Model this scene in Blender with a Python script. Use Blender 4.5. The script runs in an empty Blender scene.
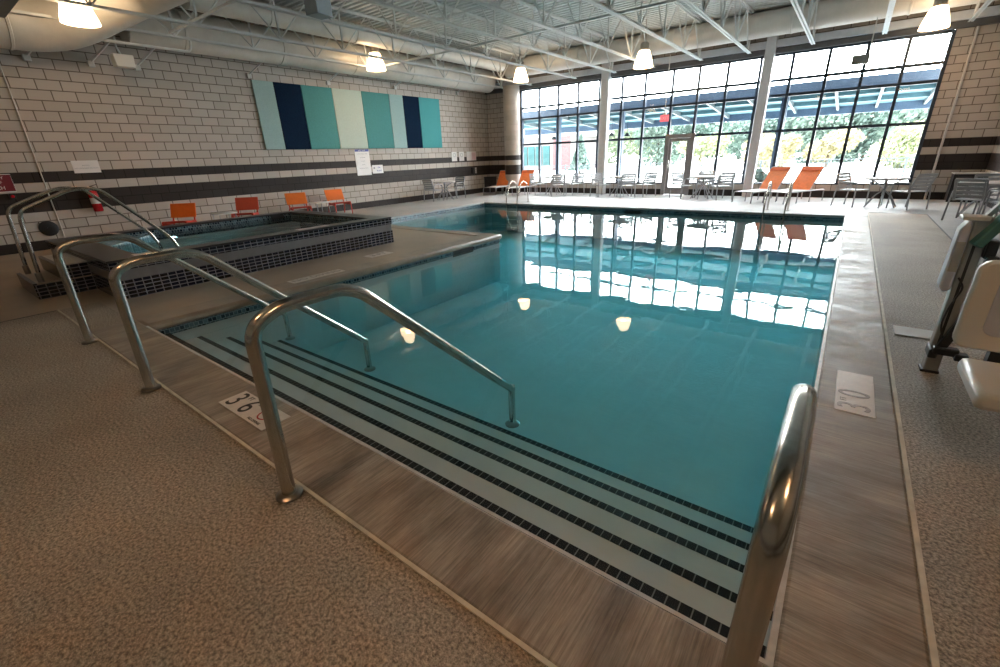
import bpy, bmesh, math, random
from mathutils import Vector, Matrix
random.seed(7)
S = bpy.context.scene
SKY_FRONT, SKY_BACK = 26.0, 4.5      # hazy bright sky in front of the windows, dimmer behind the building
COL = S.collection
PI = math.pi
# ------------------------------------------------------------------ materials
def nt_new(name):
    m = bpy.data.materials.new(name); m.use_nodes = True
    nt = m.node_tree; nt.nodes.clear()
    return m, nt
def N(nt, t, **k):
    n = nt.nodes.new(t)
    for a, v in k.items():
        if a in n.inputs: n.inputs[a].default_value = v
        else: setattr(n, a, v)
    return n
def L(nt, a, ao, b, bi): nt.links.new(a.outputs[ao], b.inputs[bi])
def rgba(c): return (c[0], c[1], c[2], 1.0)
def principled(nt, rough=.5, metal=0.0, spec=.5):
    p = N(nt, 'ShaderNodeBsdfPrincipled'); o = N(nt, 'ShaderNodeOutputMaterial')
    p.inputs['Roughness'].default_value = rough; p.inputs['Metallic'].default_value = metal
    p.inputs['Specular IOR Level'].default_value = spec
    L(nt, p, 'BSDF', o, 'Surface'); return p
def mat(name, col, rough=.5, metal=0.0, var=.12, vscale=6.0, bump=0.0, bscale=80.0, stretch=None, spec=.5, col2=None, rvar=0.0):
    m, nt = nt_new(name); p = principled(nt, rough, metal, spec)
    tc = N(nt, 'ShaderNodeTexCoord'); src, so = tc, 'Object'
    if stretch:
        mp = N(nt, 'ShaderNodeMapping'); mp.inputs['Scale'].default_value = stretch
        L(nt, tc, 'Object', mp, 'Vector'); src, so = mp, 'Vector'
    n = N(nt, 'ShaderNodeTexNoise', Scale=vscale, Detail=6.0, Roughness=.6); L(nt, src, so, n, 'Vector')
    r = N(nt, 'ShaderNodeValToRGB'); e = r.color_ramp.elements
    lo = [c * (1 - var) for c in col]; hi = [min(1, c * (1 + var)) for c in col]
    if col2: lo, hi = col, col2
    e[0].position, e[1].position = .32, .68
    e[0].color, e[1].color = rgba(lo), rgba(hi)
    L(nt, n, 'Fac', r, 'Fac'); L(nt, r, 'Color', p, 'Base Color')
    if rvar:
        mr = N(nt, 'ShaderNodeMapRange'); mr.inputs['From Min'].default_value = .3; mr.inputs['From Max'].default_value = .7
        mr.inputs['To Min'].default_value = rough - rvar; mr.inputs['To Max'].default_value = rough + rvar
        L(nt, n, 'Fac', mr, 'Value'); L(nt, mr, 'Result', p, 'Roughness')
    if bump:
        n2 = N(nt, 'ShaderNodeTexNoise', Scale=bscale, Detail=4.0); L(nt, src, so, n2, 'Vector')
        b = N(nt, 'ShaderNodeBump', Strength=bump, Distance=.01); L(nt, n2, 'Fac', b, 'Height'); L(nt, b, 'Normal', p, 'Normal')
    return m
def emit(name, col, strength):
    m, nt = nt_new(name); p = principled(nt, .4)
    p.inputs['Base Color'].default_value = rgba(col); p.inputs['Emission Color'].default_value = rgba(col)
    p.inputs['Emission Strength'].default_value = strength
    return m
def plane_vec(nt, axes):
    tc = N(nt, 'ShaderNodeTexCoord'); sp = N(nt, 'ShaderNodeSeparateXYZ'); cb = N(nt, 'ShaderNodeCombineXYZ')
    L(nt, tc, 'Object', sp, 'Vector')
    if axes == 'auto':                                  # each face takes the two axes it lies in
        nz = N(nt, 'ShaderNodeSeparateXYZ'); L(nt, tc, 'Normal', nz, 'Vector')
        def big(ax):
            a = N(nt, 'ShaderNodeMath', operation='ABSOLUTE'); L(nt, nz, ax, a, 0)
            g = N(nt, 'ShaderNodeMath', operation='GREATER_THAN'); g.inputs[1].default_value = .6; L(nt, a, 0, g, 0); return g
        mu = N(nt, 'ShaderNodeMix'); L(nt, big('X'), 0, mu, 0); L(nt, sp, 'X', mu, 2); L(nt, sp, 'Y', mu, 3)
        mv = N(nt, 'ShaderNodeMix'); L(nt, big('Z'), 0, mv, 0); L(nt, sp, 'Z', mv, 2); L(nt, sp, 'Y', mv, 3)
        L(nt, mu, 0, cb, 'X'); L(nt, mv, 0, cb, 'Y')
        return cb, sp, tc
    L(nt, sp, axes[0], cb, 'X'); L(nt, sp, axes[1], cb, 'Y')
    return cb, sp, tc
def block_wall(name, axes, smooth=False):
    """painted concrete block with dark bands at fixed courses"""
    m, nt = nt_new(name); p = principled(nt, .55, 0, .2)
    cb, sp, tc = plane_vec(nt, axes)
    def bricks(c1, c2, mo):
        b = N(nt, 'ShaderNodeTexBrick', Scale=1.0)
        b.inputs['Color1'].default_value = rgba(c1); b.inputs['Color2'].default_value = rgba(c2); b.inputs['Mortar'].default_value = rgba(mo)
        b.inputs['Mortar Size'].default_value = .011 if not smooth else 0.0; b.inputs['Mortar Smooth'].default_value = .25
        b.inputs['Brick Width'].default_value = .4064; b.inputs['Row Height'].default_value = .2032
        L(nt, cb, 'Vector', b, 'Vector'); return b
    b1 = bricks((.43, .385, .34), (.50, .45, .40), (.15, .125, .105))
    b2 = bricks((.030, .023, .021), (.038, .030, .027), (.016, .012, .011))
    z = None
    acc = None
    for lo, hi in ((-1, .2032), (.8128, 1.2192), (1.4224, 1.6256)):
        g = N(nt, 'ShaderNodeMath', operation='GREATER_THAN'); g.inputs[1].default_value = lo; L(nt, sp, 'Z', g, 0)
        l = N(nt, 'ShaderNodeMath', operation='LESS_THAN'); l.inputs[1].default_value = hi; L(nt, sp, 'Z', l, 0)
        mu = N(nt, 'ShaderNodeMath', operation='MULTIPLY'); L(nt, g, 0, mu, 0); L(nt, l, 0, mu, 1)
        if acc is None: acc = mu
        else:
            a = N(nt, 'ShaderNodeMath', operation='ADD'); L(nt, acc, 0, a, 0); L(nt, mu, 0, a, 1); acc = a
    mx = N(nt, 'ShaderNodeMix', data_type='RGBA')
    L(nt, acc, 0, mx, 0); nt.links.new(b1.outputs['Color'], mx.inputs[6]); nt.links.new(b2.outputs['Color'], mx.inputs[7])
    nt.links.new(mx.outputs[2], p.inputs['Base Color'])
    n = N(nt, 'ShaderNodeTexNoise', Scale=60.0, Detail=3.0); L(nt, tc, 'Object', n, 'Vector')
    ad = N(nt, 'ShaderNodeMath', operation='MULTIPLY_ADD'); ad.inputs[1].default_value = .25
    L(nt, n, 'Fac', ad, 0)
    inv = N(nt, 'ShaderNodeMath', operation='SUBTRACT'); inv.inputs[0].default_value = 1.0; L(nt, b1, 'Fac', inv, 1)
    L(nt, inv, 0, ad, 2)
    bp_ = N(nt, 'ShaderNodeBump', Strength=.5, Distance=.008); L(nt, ad, 0, bp_, 'Height'); L(nt, bp_, 'Normal', p, 'Normal')
    return m
def tile(name, axes, w, h, c1, c2, mortar, ms=.006, rough=.2, offset=0.0, bias=0.0, spec=.5):
    m, nt = nt_new(name); p = principled(nt, rough, 0, spec)
    cb, sp, tc = plane_vec(nt, axes)
    b = N(nt, 'ShaderNodeTexBrick', Scale=1.0); b.offset = offset
    b.inputs['Color1'].default_value = rgba(c1); b.inputs['Color2'].default_value = rgba(c2); b.inputs['Mortar'].default_value = rgba(mortar)
    b.inputs['Mortar Size'].default_value = ms; b.inputs['Mortar Smooth'].default_value = .1; b.inputs['Bias'].default_value = bias
    b.inputs['Brick Width'].default_value = w; b.inputs['Row Height'].default_value = h
    L(nt, cb, 'Vector', b, 'Vector'); L(nt, b, 'Color', p, 'Base Color')
    return m
def two_sided_fresnel(nt, ior):
    g = N(nt, 'ShaderNodeNewGeometry'); mr = N(nt, 'ShaderNodeMapRange')
    mr.inputs['To Min'].default_value = ior; mr.inputs['To Max'].default_value = 1 / ior
    L(nt, g, 'Backfacing', mr, 'Value'); f = N(nt, 'ShaderNodeFresnel'); L(nt, mr, 'Result', f, 'IOR')
    return f
def water_mat(name, absorb, density, bump=.05, scale=1.2, rough=0.0):
    m, nt = nt_new(name)
    tc = N(nt, 'ShaderNodeTexCoord')
    n1 = N(nt, 'ShaderNodeTexNoise', Scale=scale, Detail=2.0, Roughness=.45); L(nt, tc, 'Object', n1, 'Vector')
    n2 = N(nt, 'ShaderNodeTexNoise', Scale=scale * 9, Detail=2.0, Roughness=.5); L(nt, tc, 'Object', n2, 'Vector')
    ad = N(nt, 'ShaderNodeMath', operation='MULTIPLY_ADD'); ad.inputs[1].default_value = .06
    L(nt, n2, 'Fac', ad, 0); L(nt, n1, 'Fac', ad, 2)
    b = N(nt, 'ShaderNodeBump', Strength=1.0, Distance=bump); L(nt, ad, 0, b, 'Height')
    f = two_sided_fresnel(nt, 1.333); L(nt, b, 'Normal', f, 'Normal')
    t = N(nt, 'ShaderNodeBsdfTransparent'); g = N(nt, 'ShaderNodeBsdfGlossy', Roughness=rough); L(nt, b, 'Normal', g, 'Normal')
    mx = N(nt, 'ShaderNodeMixShader'); L(nt, f, 0, mx, 0); L(nt, t, 0, mx, 1); L(nt, g, 0, mx, 2)
    v = N(nt, 'ShaderNodeVolumeAbsorption', Density=density); v.inputs['Color'].default_value = rgba(absorb)
    o = N(nt, 'ShaderNodeOutputMaterial'); L(nt, mx, 0, o, 'Surface'); L(nt, v, 0, o, 'Volume')
    return m
def glass_mat(name):
    m, nt = nt_new(name)
    f = two_sided_fresnel(nt, 1.45)
    t = N(nt, 'ShaderNodeBsdfTransparent'); t.inputs['Color'].default_value = (.96, .985, .98, 1); g = N(nt, 'ShaderNodeBsdfGlossy', Roughness=0.0)
    mx = N(nt, 'ShaderNodeMixShader'); L(nt, f, 0, mx, 0); L(nt, t, 0, mx, 1); L(nt, g, 0, mx, 2)
    o = N(nt, 'ShaderNodeOutputMaterial'); L(nt, mx, 0, o, 'Surface')
    return m
def deck_mat(name, a, b, rough, bumpS, speck=.35):
    m, nt = nt_new(name); p = principled(nt, rough, 0, .4)
    tc = N(nt, 'ShaderNodeTexCoord')
    n1 = N(nt, 'ShaderNodeTexNoise', Scale=.9, Detail=5.0, Roughness=.55); L(nt, tc, 'Object', n1, 'Vector')
    r1 = N(nt, 'ShaderNodeValToRGB'); r1.color_ramp.elements[0].position = .35; r1.color_ramp.elements[1].position = .65
    r1.color_ramp.elements[0].color = rgba(a); r1.color_ramp.elements[1].color = rgba(b); L(nt, n1, 'Fac', r1, 'Fac')
    n2 = N(nt, 'ShaderNodeTexNoise', Scale=70.0, Detail=3.0, Roughness=.7); L(nt, tc, 'Object', n2, 'Vector')
    r2 = N(nt, 'ShaderNodeValToRGB'); r2.color_ramp.elements[0].position = .36; r2.color_ramp.elements[1].position = .66
    k = 1 - speck; r2.color_ramp.elements[0].color = (k, k, k, 1); k = 1 + speck; r2.color_ramp.elements[1].color = (k, k, k * .97, 1)
    L(nt, n2, 'Fac', r2, 'Fac')
    mx = N(nt, 'ShaderNodeMix', data_type='RGBA', blend_type='MULTIPLY'); mx.inputs[0].default_value = 1.0
    nt.links.new(r1.outputs[0], mx.inputs[6]); nt.links.new(r2.outputs[0], mx.inputs[7]); nt.links.new(mx.outputs[2], p.inputs['Base Color'])
    bb = N(nt, 'ShaderNodeBump', Strength=bumpS, Distance=.006); L(nt, n2, 'Fac', bb, 'Height'); L(nt, bb, 'Normal', p, 'Normal')
    return m
def coping_mat(name, axis, rough=.48):
    """brushed concrete with stains; brush lines run across the band"""
    m, nt = nt_new(name); p = principled(nt, rough, 0, .5)
    tc = N(nt, 'ShaderNodeTexCoord')
    mp = N(nt, 'ShaderNodeMapping'); mp.inputs['Scale'].default_value = (1.5, 55, 1) if axis == 'X' else (55, 1.5, 1)
    L(nt, tc, 'Object', mp, 'Vector')
    n1 = N(nt, 'ShaderNodeTexNoise', Scale=2.0, Detail=6.0, Roughness=.7); L(nt, mp, 'Vector', n1, 'Vector')
    mp2 = N(nt, 'ShaderNodeMapping'); mp2.inputs['Scale'].default_value = (1.2, 3.0, 1) if axis == 'X' else (3.0, 1.2, 1)
    L(nt, tc, 'Object', mp2, 'Vector')
    n2 = N(nt, 'ShaderNodeTexNoise', Scale=1.6, Detail=7.0, Roughness=.62); L(nt, mp2, 'Vector', n2, 'Vector')
    r2 = N(nt, 'ShaderNodeValToRGB'); e = r2.color_ramp.elements
    e[0].position, e[1].position = .34, .66; e[0].color = (.19, .15, .115, 1); e[1].color = (.44, .375, .305, 1)
    L(nt, n2, 'Fac', r2, 'Fac')
    r1 = N(nt, 'ShaderNodeValToRGB'); e = r1.color_ramp.elements; e[0].position, e[1].position = .3, .7
    e[0].color = (.55, .55, .55, 1); e[1].color = (1.35, 1.35, 1.35, 1); L(nt, n1, 'Fac', r1, 'Fac')
    mx = N(nt, 'ShaderNodeMix', data_type='RGBA', blend_type='MULTIPLY'); mx.inputs[0].default_value = 1.0
    nt.links.new(r2.outputs[0], mx.inputs[6]); nt.links.new(r1.outputs[0], mx.inputs[7]); nt.links.new(mx.outputs[2], p.inputs['Base Color'])
    bb = N(nt, 'ShaderNodeBump', Strength=.45, Distance=.004); L(nt, n1, 'Fac', bb, 'Height'); L(nt, bb, 'Normal', p, 'Normal')
    mr = N(nt, 'ShaderNodeMapRange'); mr.inputs['From Min'].default_value = .3; mr.inputs['From Max'].default_value = .7
    mr.inputs['To Min'].default_value = rough - .16; mr.inputs['To Max'].default_value = rough + .2
    L(nt, n2, 'Fac', mr, 'Value'); L(nt, mr, 'Result', p, 'Roughness')
    return m

M = {}
M['wall_yz'] = block_wall('block_wall_side', ('Y', 'Z'))
M['wall_xz'] = block_wall('block_wall_end', ('X', 'Z'))
M['col_band'] = block_wall('banded_column', ('X', 'Z'), True)
M['deck'] = deck_mat('textured_deck', (.315, .265, .215), (.42, .36, .295), .6, 1.0, .6)
M['tan'] = deck_mat('smooth_tan_deck', (.36, .28, .21), (.46, .37, .285), .42, .15, .1)
M['pale'] = deck_mat('pale_deck', (.34, .335, .335), (.42, .415, .41), .55, .2, .15)
M['coping_x'] = coping_mat('coping_along_y', 'X')
M['coping_y'] = coping_mat('coping_along_x', 'Y')
M['coping_tan'] = mat('coping_tan', (.36, .29, .225), .4, var=.2, vscale=3, bump=.2, bscale=60)
M['caulk'] = mat('caulk', (.62, .57, .46), .6, var=.2, vscale=8)
M['plaster'] = mat('pool_plaster', (.60, .61, .61), .6, var=.04, vscale=3, spec=.2)
M['lip'] = mat('pale_lip', (.62, .6, .57), .4, var=.15, vscale=12)
M['nosing'] = tile('black_nosing_tile', ('X', 'Y'), .052, .3, (.005, .006, .008), (.009, .010, .012), (.2, .2, .2), .003, .6, spec=.15)
M['mosaic_yz'] = tile('mosaic_side', ('Y', 'Z'), .05, .05, (.008, .02, .035), (.16, .24, .28), (.30, .36, .38), .004, .15, .5, -.15)
M['mosaic_xz'] = tile('mosaic_end', ('X', 'Z'), .05, .05, (.008, .02, .035), (.16, .24, .28), (.30, .36, .38), .004, .15, .5, -.15)
M['spa_yz'] = tile('spa_tile_side', 'auto', .1, .05, (.006, .007, .014), (.014, .016, .03), (.24, .235, .26), .006, .16)
M['spa_xz'] = tile('spa_tile_end', 'auto', .1, .05, (.006, .007, .014), (.014, .016, .03), (.24, .235, .26), .006, .16)
M['spa_rim'] = mat('spa_rim_dark', (.022, .020, .022), .3, var=.2, vscale=9)
M['spa_band'] = mat('spa_grey_band', (.19, .185, .19), .4, var=.1)
M['water'] = water_mat('pool_water', (.30, .865, .925), .62, .006, .9)
M['spa_water'] = water_mat('spa_water', (.35, .88, .93), .9, .012, 2.5)
M['glass'] = glass_mat('window_glass')
M['mullion'] = mat('blue_grey_mullion', (.035, .05, .075), .35, .3, var=.1)
M['door'] = mat('taupe_door_frame', (.28, .26, .26), .4, .2, var=.08)
M['white_paint'] = mat('white_paint', (.62, .62, .60), .5, var=.06)
M['col_paint'] = mat('column_paint', (.74, .74, .75), .45, var=.05)
M['joist'] = mat('joist_paint', (.66, .67, .66), .45, var=.06)
M['ceil'] = mat('roof_deck_paint', (.64, .66, .66), .5, var=.06)
M['duct'] = mat('duct_paint', (.68, .65, .60), .4, .1, var=.07, vscale=3)
M['beam'] = mat('grey_blue_beam', (.62, .65, .70), .45, var=.06)
M['dark_beam_joint_shade'] = mat('dark_grey_beam_joint_shade', (.09, .09, .095), .5, var=.1)
M['steel'] = mat('stainless_rail', (.56, .53, .48), .2, 1.0, var=.12, vscale=25, stretch=(1, 1, .3))
M['steel_dark'] = mat('stainless_flange', (.36, .34, .31), .3, 1.0, var=.12)
M['grey_metal'] = mat('grey_furniture_metal', (.34, .345, .36), .5, .0, var=.06)
M['pale_sling'] = mat('pale_sling', (.50, .47, .46), .6, var=.06)
M['orange'] = mat('orange_sling', (.88, .22, .05), .55, var=.1, vscale=14)
M['orange_dark'] = mat('orange_band', (.70, .13, .03), .6, var=.1)
M['chair_orange'] = mat('orange_powder_coat', (.86, .20, .03), .4, var=.06)
M['chair_red'] = mat('red_powder_coat', (.60, .05, .025), .4, var=.06)
M['aqua'] = mat('panel_pale_aqua', (.33, .47, .46), .85, var=.07, vscale=30, bump=.3, spec=.1)
M['navy'] = mat('panel_navy', (.006, .018, .042), .85, var=.2, vscale=30, bump=.3, spec=.06)
M['teal'] = mat('panel_teal', (.09, .28, .28), .85, var=.1, vscale=30, bump=.3, spec=.1)
M['mint'] = mat('panel_mint', (.48, .58, .52), .85, var=.06, vscale=30, bump=.3, spec=.1)
M['teal2'] = mat('panel_bright_teal', (.085, .34, .35), .85, var=.08, vscale=30, bump=.3, spec=.1)
M['sign_white'] = mat('sign_white', (.74, .73, .72), .4, var=.03)
M['tile_white'] = mat('marker_tile', (.72, .66, .61), .35, var=.07, vscale=15)
M['ink'] = mat('black_ink', (.02, .016, .015), .5)
M['faded_ink'] = mat('faded_ink', (.36, .31, .28), .5, var=.25, vscale=30)
M['red'] = mat('sign_red', (.17, .012, .022), .45, var=.08)
M['red_ring'] = mat('symbol_red', (.45, .03, .03), .45)
M['blue_ink'] = mat('blue_ink', (.10, .12, .40), .5)
M['grey_print'] = mat('grey_print', (.30, .31, .34), .6)
M['black'] = mat('black_plastic', (.012, .012, .013), .45, var=.15)
M['dark_brown'] = mat('dark_brown_bin', (.05, .04, .045), .5, var=.15)
M['white_plastic'] = mat('white_plastic', (.72, .71, .68), .3, var=.03, vscale=3)
M['blue_white'] = mat('battery_shell', (.58, .62, .74), .3, var=.1, vscale=5)
M['lift_grey'] = mat('lift_post_grey', (.40, .40, .38), .35, .6, var=.15, vscale=6)
M['lift_teal'] = mat('lift_teal_arm', (.12, .30, .29), .3, .4, var=.1)
M['speaker_grey'] = mat('speaker_grey', (.32, .37, .40), .5, var=.05)
M['lamp'] = emit('lamp_glow', (1.0, .72, .43), 8.0)
M['lamp_core'] = emit('lamp_core', (1.0, .8, .55), 25.0)
M['lamp_cap'] = mat('lamp_housing', (.35, .32, .28), .4, .4)
M['poollight'] = emit('underwater_light', (.75, .93, 1.0), 4.0)
M['ext_red'] = mat('extinguisher_red', (.42, .01, .02), .25, var=.1)
M['concrete_out'] = mat('patio_concrete', (.62, .62, .60), .7, var=.06, vscale=.5)
M['canopy_blue'] = mat('canopy_blue_steel', (.075, .12, .19), .45, .1, var=.08)
M['canopy_deck'] = mat('canopy_teal_deck', (.10, .21, .25), .5, var=.08)
M['fence'] = mat('fence_metal', (.10, .13, .14), .5)
M['bark'] = mat('bark', (.10, .075, .05), .8, var=.3)
M['brick_red'] = tile('red_brick', ('X', 'Z'), .24, .08, (.15, .06, .065), (.19, .085, .09), (.22, .16, .16), .01, .7, .5)
M['pink_stone'] = mat('pale_stone', (.27, .25, .25), .7)
M['teal_glass'] = mat('teal_building_glass', (.03, .115, .12), .1, var=.2, vscale=1)
for k, c in dict(leaf_a=(.17, .24, .20), leaf_b=(.24, .29, .19), leaf_c=(.46, .42, .25), leaf_d=(.14, .21, .18), leaf_e=(.34, .38, .22)).items():
    M[k] = mat(k + '_foliage', c, .7, var=.35, vscale=.8)
# ------------------------------------------------------------------ mesh builder
class MB:
    def __init__(s): s.v, s.f, s.m = [], [], []
    def add(s, vs, fs, mi=0):
        b = len(s.v); s.v += [tuple(v) for v in vs]; s.f += [tuple(b + i for i in f) for f in fs]; s.m += [mi] * len(fs); return s
    def box(s, x0, y0, z0, x1, y1, z1, mi=0, X=None):
        vs = [Vector((x, y, z)) for z in (z0, z1) for y in (y0, y1) for x in (x0, x1)]
        if X is not None: vs = [X @ v for v in vs]
        return s.add(vs, [(0, 2, 3, 1), (4, 5, 7, 6), (0, 1, 5, 4), (2, 6, 7, 3), (0, 4, 6, 2), (1, 3, 7, 5)], mi)
    def bar(s, p, q, w, h, mi=0):
        p, q = Vector(p), Vector(q); d = q - p; l = d.length; d.normalize()
        up = Vector((0, 0, 1)) if abs(d.z) < .95 else Vector((0, 1, 0))
        r = d.cross(up).normalized(); u = r.cross(d)
        X = Matrix((r, d, u)).transposed().to_4x4(); X.translation = p
        return s.box(-w / 2, 0, -h / 2, w / 2, l, h / 2, mi, X)
    def quad(s, a, b, c, d, mi=0): return s.add([a, b, c, d], [(0, 1, 2, 3)], mi)
    def tube(s, pts, r, seg=10, bend=0.0, nb=6, mi=0):
        P = [Vector(p) for p in pts]
        if bend > 0 and len(P) > 2:
            Q = [P[0]]
            for i in range(1, len(P) - 1):
                a, b, c = P[i - 1], P[i], P[i + 1]
                d1 = (a - b); d2 = (c - b); t = min(bend, d1.length * .48, d2.length * .48)
                s0 = b + d1.normalized() * t; s1 = b + d2.normalized() * t
                for k in range(nb + 1):
                    u = k / nb; Q.append((1 - u) ** 2 * s0 + 2 * u * (1 - u) * b + u * u * s1)
            Q.append(P[-1]); P = Q
        vs, fs = [], []; n = None
        for i, p in enumerate(P):
            t = (P[min(i + 1, len(P) - 1)] - P[max(i - 1, 0)]).normalized()
            if n is None:
                n = t.orthogonal().normalized()
            else:
                n = (n - t * n.dot(t)).normalized()
            b = t.cross(n)
            for k in range(seg):
                a = 2 * PI * k / seg; vs.append(p + (n * math.cos(a) + b * math.sin(a)) * r)
        for i in range(len(P) - 1):
            for k in range(seg):
                k2 = (k + 1) % seg; fs.append((i * seg + k, i * seg + k2, (i + 1) * seg + k2, (i + 1) * seg + k))
        fs.append(tuple(reversed(range(seg)))); fs.append(tuple((len(P) - 1) * seg + k for k in range(seg)))
        return s.add(vs, fs, mi)
    def lathe(s, prof, c=(0, 0, 0), seg=20, axis='Z', mi=0, cap=True):
        vs, fs = [], []
        for r, z in prof:
            for k in range(seg):
                a = 2 * PI * k / seg; x, y = r * math.cos(a), r * math.sin(a)
                p = (x, y, z) if axis == 'Z' else ((z, x, y) if axis == 'X' else (y, z, x))
                vs.append((c[0] + p[0], c[1] + p[1], c[2] + p[2]))
        for i in range(len(prof) - 1):
            for k in range(seg):
                k2 = (k + 1) % seg; fs.append((i * seg + k, i * seg + k2, (i + 1) * seg + k2, (i + 1) * seg + k))
        if cap:
            fs.append(tuple(reversed(range(seg)))); fs.append(tuple((len(prof) - 1) * seg + k for k in range(seg)))
        return s.add(vs, fs, mi)
    def prism(s, poly, lo, hi, axis='Z', mi=0):
        n = len(poly)
        def P(a, b, h): return (a, b, h) if axis == 'Z' else ((h, a, b) if axis == 'X' else (a, h, b))
        vs = [P(a, b, lo) for a, b in poly] + [P(a, b, hi) for a, b in poly]
        fs = [tuple(reversed(range(n))), tuple(range(n, 2 * n))] + [(i, (i + 1) % n, n + (i + 1) % n, n + i) for i in range(n)]
        return s.add(vs, fs, mi)
    def rbox(s, x0, z0, x1, z1, y0, y1, r=.05, n=5, mi=0):
        poly = []
        for cx, cz, a0 in ((x1 - r, z1 - r, 0), (x0 + r, z1 - r, 90), (x0 + r, z0 + r, 180), (x1 - r, z0 + r, 270)):
            for k in range(n + 1):
                a = math.radians(a0 + 90 * k / n); poly.append((cx + r * math.cos(a), cz + r * math.sin(a)))
        return s.prism(poly, y0, y1, 'Y', mi)
    def build(s, name, mats, parent=None, bevel=0, smooth=True):
        me = bpy.data.meshes.new(name); me.from_pydata(s.v, [], s.f)
        if not isinstance(mats, (list, tuple)): mats = [mats]
        for m in mats: me.materials.append(m)
        me.polygons.foreach_set('material_index', s.m)
        bm = bmesh.new(); bm.from_mesh(me); bmesh.ops.recalc_face_normals(bm, faces=bm.faces); bm.to_mesh(me); bm.free()
        if smooth:
            me.polygons.foreach_set('use_smooth', [True] * len(me.polygons)); me.set_sharp_from_angle(angle=math.radians(38))
        me.update()
        o = bpy.data.objects.new(name, me); COL.objects.link(o)
        if parent: o.parent = parent
        if bevel:
            b = o.modifiers.new('bevel', 'BEVEL'); b.width = bevel; b.segments = 2; b.limit_method = 'ANGLE'
        return o
def tag(o, label, cat, group=None, kind=None):
    o['label'] = label; o['category'] = cat
    if group: o['group'] = group
    if kind: o['kind'] = kind
    return o
def struct(o, label=None):
    o['kind'] = 'structure'
    if label: o['label'] = label
    return o
def thing(name, label, cat, loc=(0, 0, 0), rz=0.0, group=None):
    o = bpy.data.objects.new(name, None); COL.objects.link(o)
    o.location = loc; o.rotation_euler = (0, 0, rz); o.empty_display_size = .1
    return tag(o, label, cat, group)
KIDS = {}
def kids(o): return [c for c in bpy.data.objects if c.parent == o]
def dup(root, loc, rz, label, group=None):
    r = root.copy(); COL.objects.link(r); r.location = loc; r.rotation_euler = (0, 0, rz); r['label'] = label
    if group: r['group'] = group
    for ch in kids(root):
        c = ch.copy(); COL.objects.link(c); c.parent = r
        for g in kids(ch):
            d = g.copy(); COL.objects.link(d); d.parent = c
    return r
def text(body, size, m, parent=None, loc=(0, 0, 0), rot=(0, 0, 0), name='lettering', sx=1.0):
    cu = bpy.data.curves.new('t', 'FONT'); cu.body = body; cu.size = size; cu.align_x = 'CENTER'; cu.align_y = 'CENTER'; cu.extrude = .0008
    to = bpy.data.objects.new('t', cu); COL.objects.link(to)
    bpy.context.view_layer.update()
    me = bpy.data.meshes.new_from_object(to.evaluated_get(bpy.context.evaluated_depsgraph_get()))
    bpy.data.objects.remove(to)
    me.materials.clear(); me.materials.append(m)
    o = bpy.data.objects.new(name, me); COL.objects.link(o); o.location = loc; o.rotation_euler = rot; o.scale = (sx, 1, 1)
    if parent: o.parent = parent
    return o
# ------------------------------------------------------------------ layout numbers (metres)
XL, XR, YF, YB, ZC = -14.17, 2.93, 18.1, -4.0, 5.35
PX0, PX1, PY0, PY1 = -5.89, 0.13, 1.235, 13.5      # main basin
AX0, AY0 = -10.9, 7.75                              # side arm of the basin
WZ = -0.125                                         # water level
# ------------------------------------------------------------------ floor with the basin cut out
def in_pool(x, y): return (PX0 < x < PX1 and PY0 < y < PY1) or (AX0 < x < PX0 + .001 and AY0 < y < PY1)
xs = [XL, AX0, -7.6, PX0, PX1, .53, 1.62, XR]; ys = [YB, .82, PY0, AY0, PY1, 14.35, YF]
fl = MB()
for i in range(len(xs) - 1):
    for j in range(len(ys) - 1):
        cx, cy = (xs[i] + xs[i + 1]) / 2, (ys[j] + ys[j + 1]) / 2
        if in_pool(cx, cy): continue
        if cx > .13 and cx < 1.62 and cy < 14.35 and not (cx < .53 and cy > 13.5): mi = 0
        elif cx > -7.6 and cy < 1.235: mi = 0
        elif cy > 13.5 or cx < AX0 and cy > AY0 or cx > 1.62: mi = 2
        else: mi = 1
        fl.quad((xs[i], ys[j], 0), (xs[i + 1], ys[j], 0), (xs[i + 1], ys[j + 1], 0), (xs[i], ys[j + 1], 0), mi)
struct(fl.build('floor', [M['deck'], M['tan'], M['pale']], smooth=False))
# coping bands, slightly proud of the deck and overhanging the water
def coping(name, x0, y0, x1, y1, m, h=.006):
    return struct(MB().box(x0, y0, -.05, x1, y1, h).build(name, m, bevel=.012))
coping('trim_1', -6.25, .84, .53, PY0 + .012, M['coping_y'])
coping('trim_2', PX1 - .012, PY0 + .012, .53, PY1 + .012, M['coping_x'])
coping('trim_3', AX0 - .3, PY1 - .035, .53, PY1 + .3, M['pale'], .008)
struct(MB().box(PX0 - .36, PY0 + .012, -.085, PX0 + .055, AY0 + .05, .018).build('trim_4', M['coping_tan'], bevel=.035))
coping('trim_5', AX0 - .3, AY0 - .3, PX0 - .36, AY0 + .04, M['coping_tan'], .01)
coping('trim_6', AX0 - .3, AY0 + .04, AX0 + .035, PY1 - .035, M['pale'], .008)
# caulk joints between coping and deck
struct(MB().box(-7.6, .822, -.02, .515, .84, .008).build('trim_7', M['caulk']))
struct(MB().box(.53, .822, -.02, .55, 13.8, .008).build('trim_8', M['caulk']))
struct(MB().box(-7.612, YB, -.02, -7.592, .815, .003).build('trim_9', M['dark_beam_joint_shade']))
struct(MB().box(1.61, .0, -.02, 1.63, 14.35, .003).build('trim_10', M['dark_beam_joint_shade']))
struct(MB().box(.556, 14.34, -.02, 1.61, 14.36, .003).build('trim_11', M['dark_beam_joint_shade']))
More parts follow.
